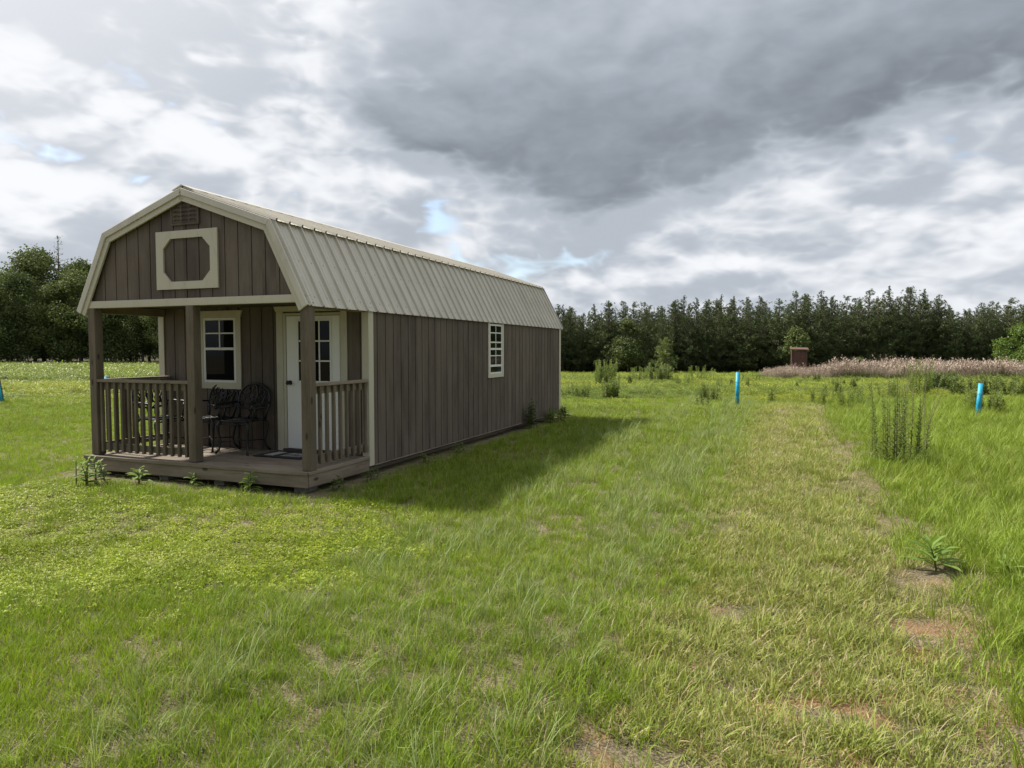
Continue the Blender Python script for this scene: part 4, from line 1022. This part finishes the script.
def broad_weed(n, Ht, leaf, seed, mat, lw=.20, droop=.3, stems=1, spread=.0):
    rng = np.random.default_rng(seed); root = empty('leafy_weed', (0, 0, 0)); t = MB(); V = []; Fq = []
    for sidx in range(stems):
        a0 = rng.uniform(0, 6.28); off = np.array([math.cos(a0), math.sin(a0), 0]) * spread * rng.random(); h = Ht * rng.uniform(.7, 1.05); lean = np.array([rng.normal(0, .12), rng.normal(0, .12), 0]) * Ht
        t.tube([off + np.array([0, 0, -.02]), off + lean * .4 + np.array([0, 0, h * .5]), off + lean + np.array([0, 0, h])], [.008, .006, .003], 6)
        for i in range(n):
            f = .2 + .8 * i / n; an = i * 2.4 + rng.normal(0, .2); L_ = leaf * (1.15 - .55 * f) * rng.uniform(.8, 1.2); el = .15 + .75 * f; p = off + lean * f + np.array([0, 0, h * f]); dh = np.array([math.cos(an), math.sin(an), 0.]); sd = np.array([-math.sin(an), math.cos(an), 0.])
            rows_ = []
            for s_, wv in ((0, .12), (.3, .85), (.6, 1.), (.85, .55), (1., .04)):
                c = p + dh * L_ * s_ * math.cos(el) + np.array([0, 0, L_ * (s_ * math.sin(el) - droop * s_ * s_)]); up = np.array([0, 0, .25 * L_ * lw * wv])
                rows_.append((c + sd * L_ * lw * .5 * wv + up, c, c - sd * L_ * lw * .5 * wv + up))
            b = len(V)
            for r_ in rows_: V += list(r_)
            for k in range(4):
                Fq += [(b + 3 * k, b + 3 * k + 1, b + 3 * k + 4, b + 3 * k + 3), (b + 3 * k + 1, b + 3 * k + 2, b + 3 * k + 5, b + 3 * k + 4)]
    t.build('stem', St, root); o = bpy.data.objects.new('foliage', fast_mesh('foliage', np.array(V), Fq, mat)); COL.objects.link(o); o.parent = root
    o.data.polygons.foreach_set('use_smooth', [True] * len(o.data.polygons)); return root
SW = [feather_weed(n_, h_, .30, 70 + i, (Wm, Wy, Wm)[i], St, .11, 45, .4, .18) for i, (n_, h_) in enumerate(((4, .62), (5, .50), (3, .72)))]
srng = random.Random(9)
for i in range(34):
    o = SW[i] if i < 3 else copy_tree(SW[i % 3])
    y = srng.uniform(19, 44); u = srng.choice((srng.uniform(590, 1010), srng.uniform(760, 1020))); x = dist_x(u, y)
    o.location = (x, y, float(hgt(x, y))); o.rotation_euler = (0, 0, srng.uniform(0, 6.28)); k_ = srng.uniform(.7, 1.25); o.scale = (k_, k_, k_); o.name = 'weed_stalk'
    tag(o, 'slim short weed stalks standing singly in the field grass beyond the lane', 'weed', 'single slim weeds scattered over the field')
Br = M['broad']
put_weed(937, 572, broad_weed(24, .27, .25, 1, Br, .20, .25), 'bright green broadleaf weed with long pointed leaves at the right edge of the lane', 'leafy weed')
put_weed(1013, 582, broad_weed(12, .16, .14, 2, Br, .25, .3), 'smaller broadleaf weed in the long grass at the right edge', 'leafy weed')
put_weed(92, 486, broad_weed(12, .36, .13, 3, Br, .34, .35, 7, .22), 'bushy leafy weed at the left end of the porch deck', 'leafy weed')
put_weed(137, 485, broad_weed(9, .20, .17, 4, Br, .34, .35, 2, .06), 'small big leafed weed under the railing at the deck front', 'leafy weed')
put_weed(192, 487, broad_weed(8, .20, .13, 5, Br, .28, .4, 2, .1), 'low leafy weed at the foot of the middle porch post', 'leafy weed')
put_weed(252, 492, broad_weed(9, .24, .15, 6, Br, .26, .4, 3, .12), 'leafy weed growing up before the open porch entrance', 'leafy weed')
for i, (w_, l_, h_, lab) in enumerate(((.16, .35, .16, 'low leafy weed by the front right corner of the deck'), (.22, .95, .15, 'low leafy weed against the right side of the deck'), (.20, 2.4, .12, 'small leafy weed at the near foot of the side wall'), (.18, 3.6, .12, 'small leafy weed midway along the foot of the side wall'))):
    x, y = from_wl(w_, l_); o = broad_weed(8, h_ * 1.25, .13, 20 + i, Wd if i < 2 else Wm, .24, .5, 4, .16); o.location = (x, y, float(hgt(x, y))); tag(o, lab, 'leafy weed')
x, y = from_wl(.16, 7.05); o = broad_weed(16, .62, .12, 30, Wd, .4, .3, 9, .22); o.location = (x, y, float(hgt(x, y))); tag(o, 'tall dark leafy weed climbing the side wall past the window', 'leafy weed')
x, y = from_wl(.22, 8.2); o = broad_weed(14, .34, .14, 31, Wm, .4, .4, 10, .35); o.location = (x, y, float(hgt(x, y))); tag(o, 'low leafy weeds at the back end of the side wall', 'leafy weed')
x, y = from_wl(.05, 9.55); o = broad_weed(12, .30, .17, 32, Wy, .45, .4, 6, .2); o.location = (x, y, float(hgt(x, y))); tag(o, 'light green leafy weed at the cabin\'s back corner', 'leafy weed')

# ------------------------------------------------------------------ light and sky
SUN_EL = R(49)
hx, hy = -WX + .07 * LX, -WY + .07 * LY; hl = math.hypot(hx, hy); hx /= hl; hy /= hl
sd = (hx * math.cos(SUN_EL), hy * math.cos(SUN_EL), math.sin(SUN_EL))
sun = bpy.data.lights.new('sun', 'SUN'); sun.energy = 5.0; sun.angle = R(3.2); sun.color = (1., .95, .86)
so = bpy.data.objects.new('sun', sun); COL.objects.link(so)
import mathutils
so.rotation_euler = mathutils.Vector(sd).to_track_quat('Z', 'Y').to_euler(); so.location = (-20, 5, 30)

wd = bpy.data.worlds.new('World'); sc.world = wd; wd.use_nodes = True
t = NT(wd.node_tree); bg = wd.node_tree.nodes['Background']
SKY = .10; CLOUD = .425
sky = t.node('ShaderNodeTexSky', sky_type='NISHITA'); sky.sun_disc = False; sky.sun_elevation = SUN_EL; sky.sun_rotation = math.atan2(hx, hy); sky.dust_density = 1.5
D = t.node('ShaderNodeTexCoord').outputs['Generated']; X = t.sep(D)
DEG = 57.29578
az = t.math('MULTIPLY', t.math('ARCTAN2', X[0], X[1]), DEG); el = t.math('MULTIPLY', t.math('ARCSINE', X[2]), DEG)
P = t.scalev(D, 1., 1., 2.1)                  # view direction, clouds a little wider than high
warp = t.node('ShaderNodeTexNoise'); t.put(warp.inputs['Vector'], P); warp.inputs['Scale'].default_value = 3.; warp.inputs['Detail'].default_value = 2.
wv = t.node('ShaderNodeVectorMath', operation='MULTIPLY_ADD'); t.put(wv.inputs[0], warp.outputs['Color']); wv.inputs[1].default_value = (.07, .07, .07); t.put(wv.inputs[2], P)
def cloud(vec):                                # broad masses with rounded lumps on them
    n = t.noise(vec, 2.4, 2, .45); acc = None
    for sc_, am in ((4.3, .46), (9.5, .31), (21., .16), (46., .07)):
        q = t.math('MULTIPLY', t.math('ABSOLUTE', t.math('SUBTRACT', t.noise(vec, sc_, 0, .5), .5)), 2. * am)
        acc = q if acc is None else t.math('ADD', acc, q)
    return n, t.math('ADD', t.math('MULTIPLY', n, .66), t.math('MULTIPLY', acc, .85))
n0, h0 = cloud(wv.outputs[0])
def offs(dx, dy, dz):
    sh = t.node('ShaderNodeVectorMath', operation='ADD'); t.put(sh.inputs[0], wv.outputs[0]); sh.inputs[1].default_value = (dx, dy, dz); return sh.outputs[0]
n1, h1 = cloud(offs(-.018, 0., .060))
soft = t.noise(P, 2.2, 3, .5)
# thinner cloud, letting blue through, in a low band left of centre
band_ = t.math('MULTIPLY', t.mapr(el, 4., 7.5), t.mapr(el, 16., 11.)); band_ = t.math('MULTIPLY', band_, t.mapr(az, 9., 2.))
cover = t.math('SUBTRACT', t.math('ADD', t.math('ADD', h0, t.mapr(az, 10., 18., 0., .06)), .21), t.math('MULTIPLY', band_, .095))
cov = t.mapr(cover, .425, .555)
lit = t.math('MULTIPLY', t.math('SUBTRACT', h0, h1), 1.05)
val = t.math('ADD', CLOUD, lit)
val = t.math('SUBTRACT', val, t.math('MULTIPLY', t.mapr(h0, .45, .62), .08))
val = t.math('ADD', val, t.math('MULTIPLY', t.math('SUBTRACT', soft, .5), .36)); val = t.math('SMOOTH_MAX', val, .315, .12)
# the big dark cloud base ahead and to the right
e0 = t.math('ADD', 12.7, t.math('MULTIPLY', .0068, t.math('POWER', t.math('SUBTRACT', az, 17.), 2.)))
edge = t.math('ADD', t.math('SUBTRACT', el, e0), t.math('MULTIPLY', t.math('SUBTRACT', h0, .5), 22.))
belly = t.mapr(edge, -1.5, 4.2)
side = t.math('ADD', t.math('SUBTRACT', az, -11.), t.math('MULTIPLY', t.math('SUBTRACT', h0, .5), 40.))
belly = t.math('MULTIPLY', belly, t.mapr(side, -7., 9.))
belly = t.math('MULTIPLY', belly, t.mapr(el, 62., 28., .25, 1.)); belly = t.math('MULTIPLY', belly, t.mapr(az, 95., 60.))
dark = t.math('ADD', .200, t.math('ADD', t.math('MULTIPLY', t.math('SUBTRACT', soft, .5), .14), t.math('ADD', t.math('MULTIPLY', t.math('SUBTRACT', n0, .5), .12), t.math('MULTIPLY', lit, .18))))
dark = t.math('ADD', dark, t.mapr(el, 16., 27., -.02, .10))
mixv = t.node('ShaderNodeMix', data_type='FLOAT'); t.put(mixv.inputs[0], belly); t.put(mixv.inputs[2], val); t.put(mixv.inputs[3], dark)
v = t.math('MAXIMUM', mixv.outputs[0], .15)
# clouds nearer the sun are brighter; unseen sky overhead raised as fill, behind dimmed
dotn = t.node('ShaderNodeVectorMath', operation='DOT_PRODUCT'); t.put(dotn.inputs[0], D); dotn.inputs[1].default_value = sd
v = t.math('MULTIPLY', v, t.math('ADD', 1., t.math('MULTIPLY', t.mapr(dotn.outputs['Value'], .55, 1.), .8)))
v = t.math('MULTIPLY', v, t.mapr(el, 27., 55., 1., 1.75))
v = t.math('MULTIPLY', v, t.mapr(X[1], -.2, -.8, 1., .6))
v = t.math('SMOOTH_MIN', v, .56, .16)
tint = t.mix(t.mapr(v, .18, .6), (.84, .94, 1.08), (.985, 1.0, 1.03))
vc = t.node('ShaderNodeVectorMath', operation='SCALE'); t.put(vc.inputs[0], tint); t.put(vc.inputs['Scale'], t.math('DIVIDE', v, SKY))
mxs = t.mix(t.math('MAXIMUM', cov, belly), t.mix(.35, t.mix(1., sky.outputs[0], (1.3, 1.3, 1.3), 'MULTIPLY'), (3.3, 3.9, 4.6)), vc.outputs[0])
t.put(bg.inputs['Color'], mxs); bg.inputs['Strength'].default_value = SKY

# ------------------------------------------------------------------ camera and render settings
cam = bpy.data.cameras.new('camera'); cam.sensor_width = 36; cam.lens = F_PX / 1024 * 36; cam.clip_end = 3000; cam.clip_start = .05
co = bpy.data.objects.new('camera', cam); COL.objects.link(co); co.location = (0, 0, H_CAM); co.rotation_euler = (R(90) - PITCH, 0, 0)
sc.camera = co
sc.view_settings.view_transform = 'Standard'; sc.view_settings.look = 'None'; sc.view_settings.exposure = .8; sc.view_settings.gamma = 1
sc.render.engine = 'CYCLES'; sc.cycles.use_denoising = True; sc.cycles.max_bounces = 6; sc.cycles.diffuse_bounces = 3; sc.cycles.transmission_bounces = 3; sc.cycles.glossy_bounces = 2
sc.cycles.use_adaptive_sampling = False
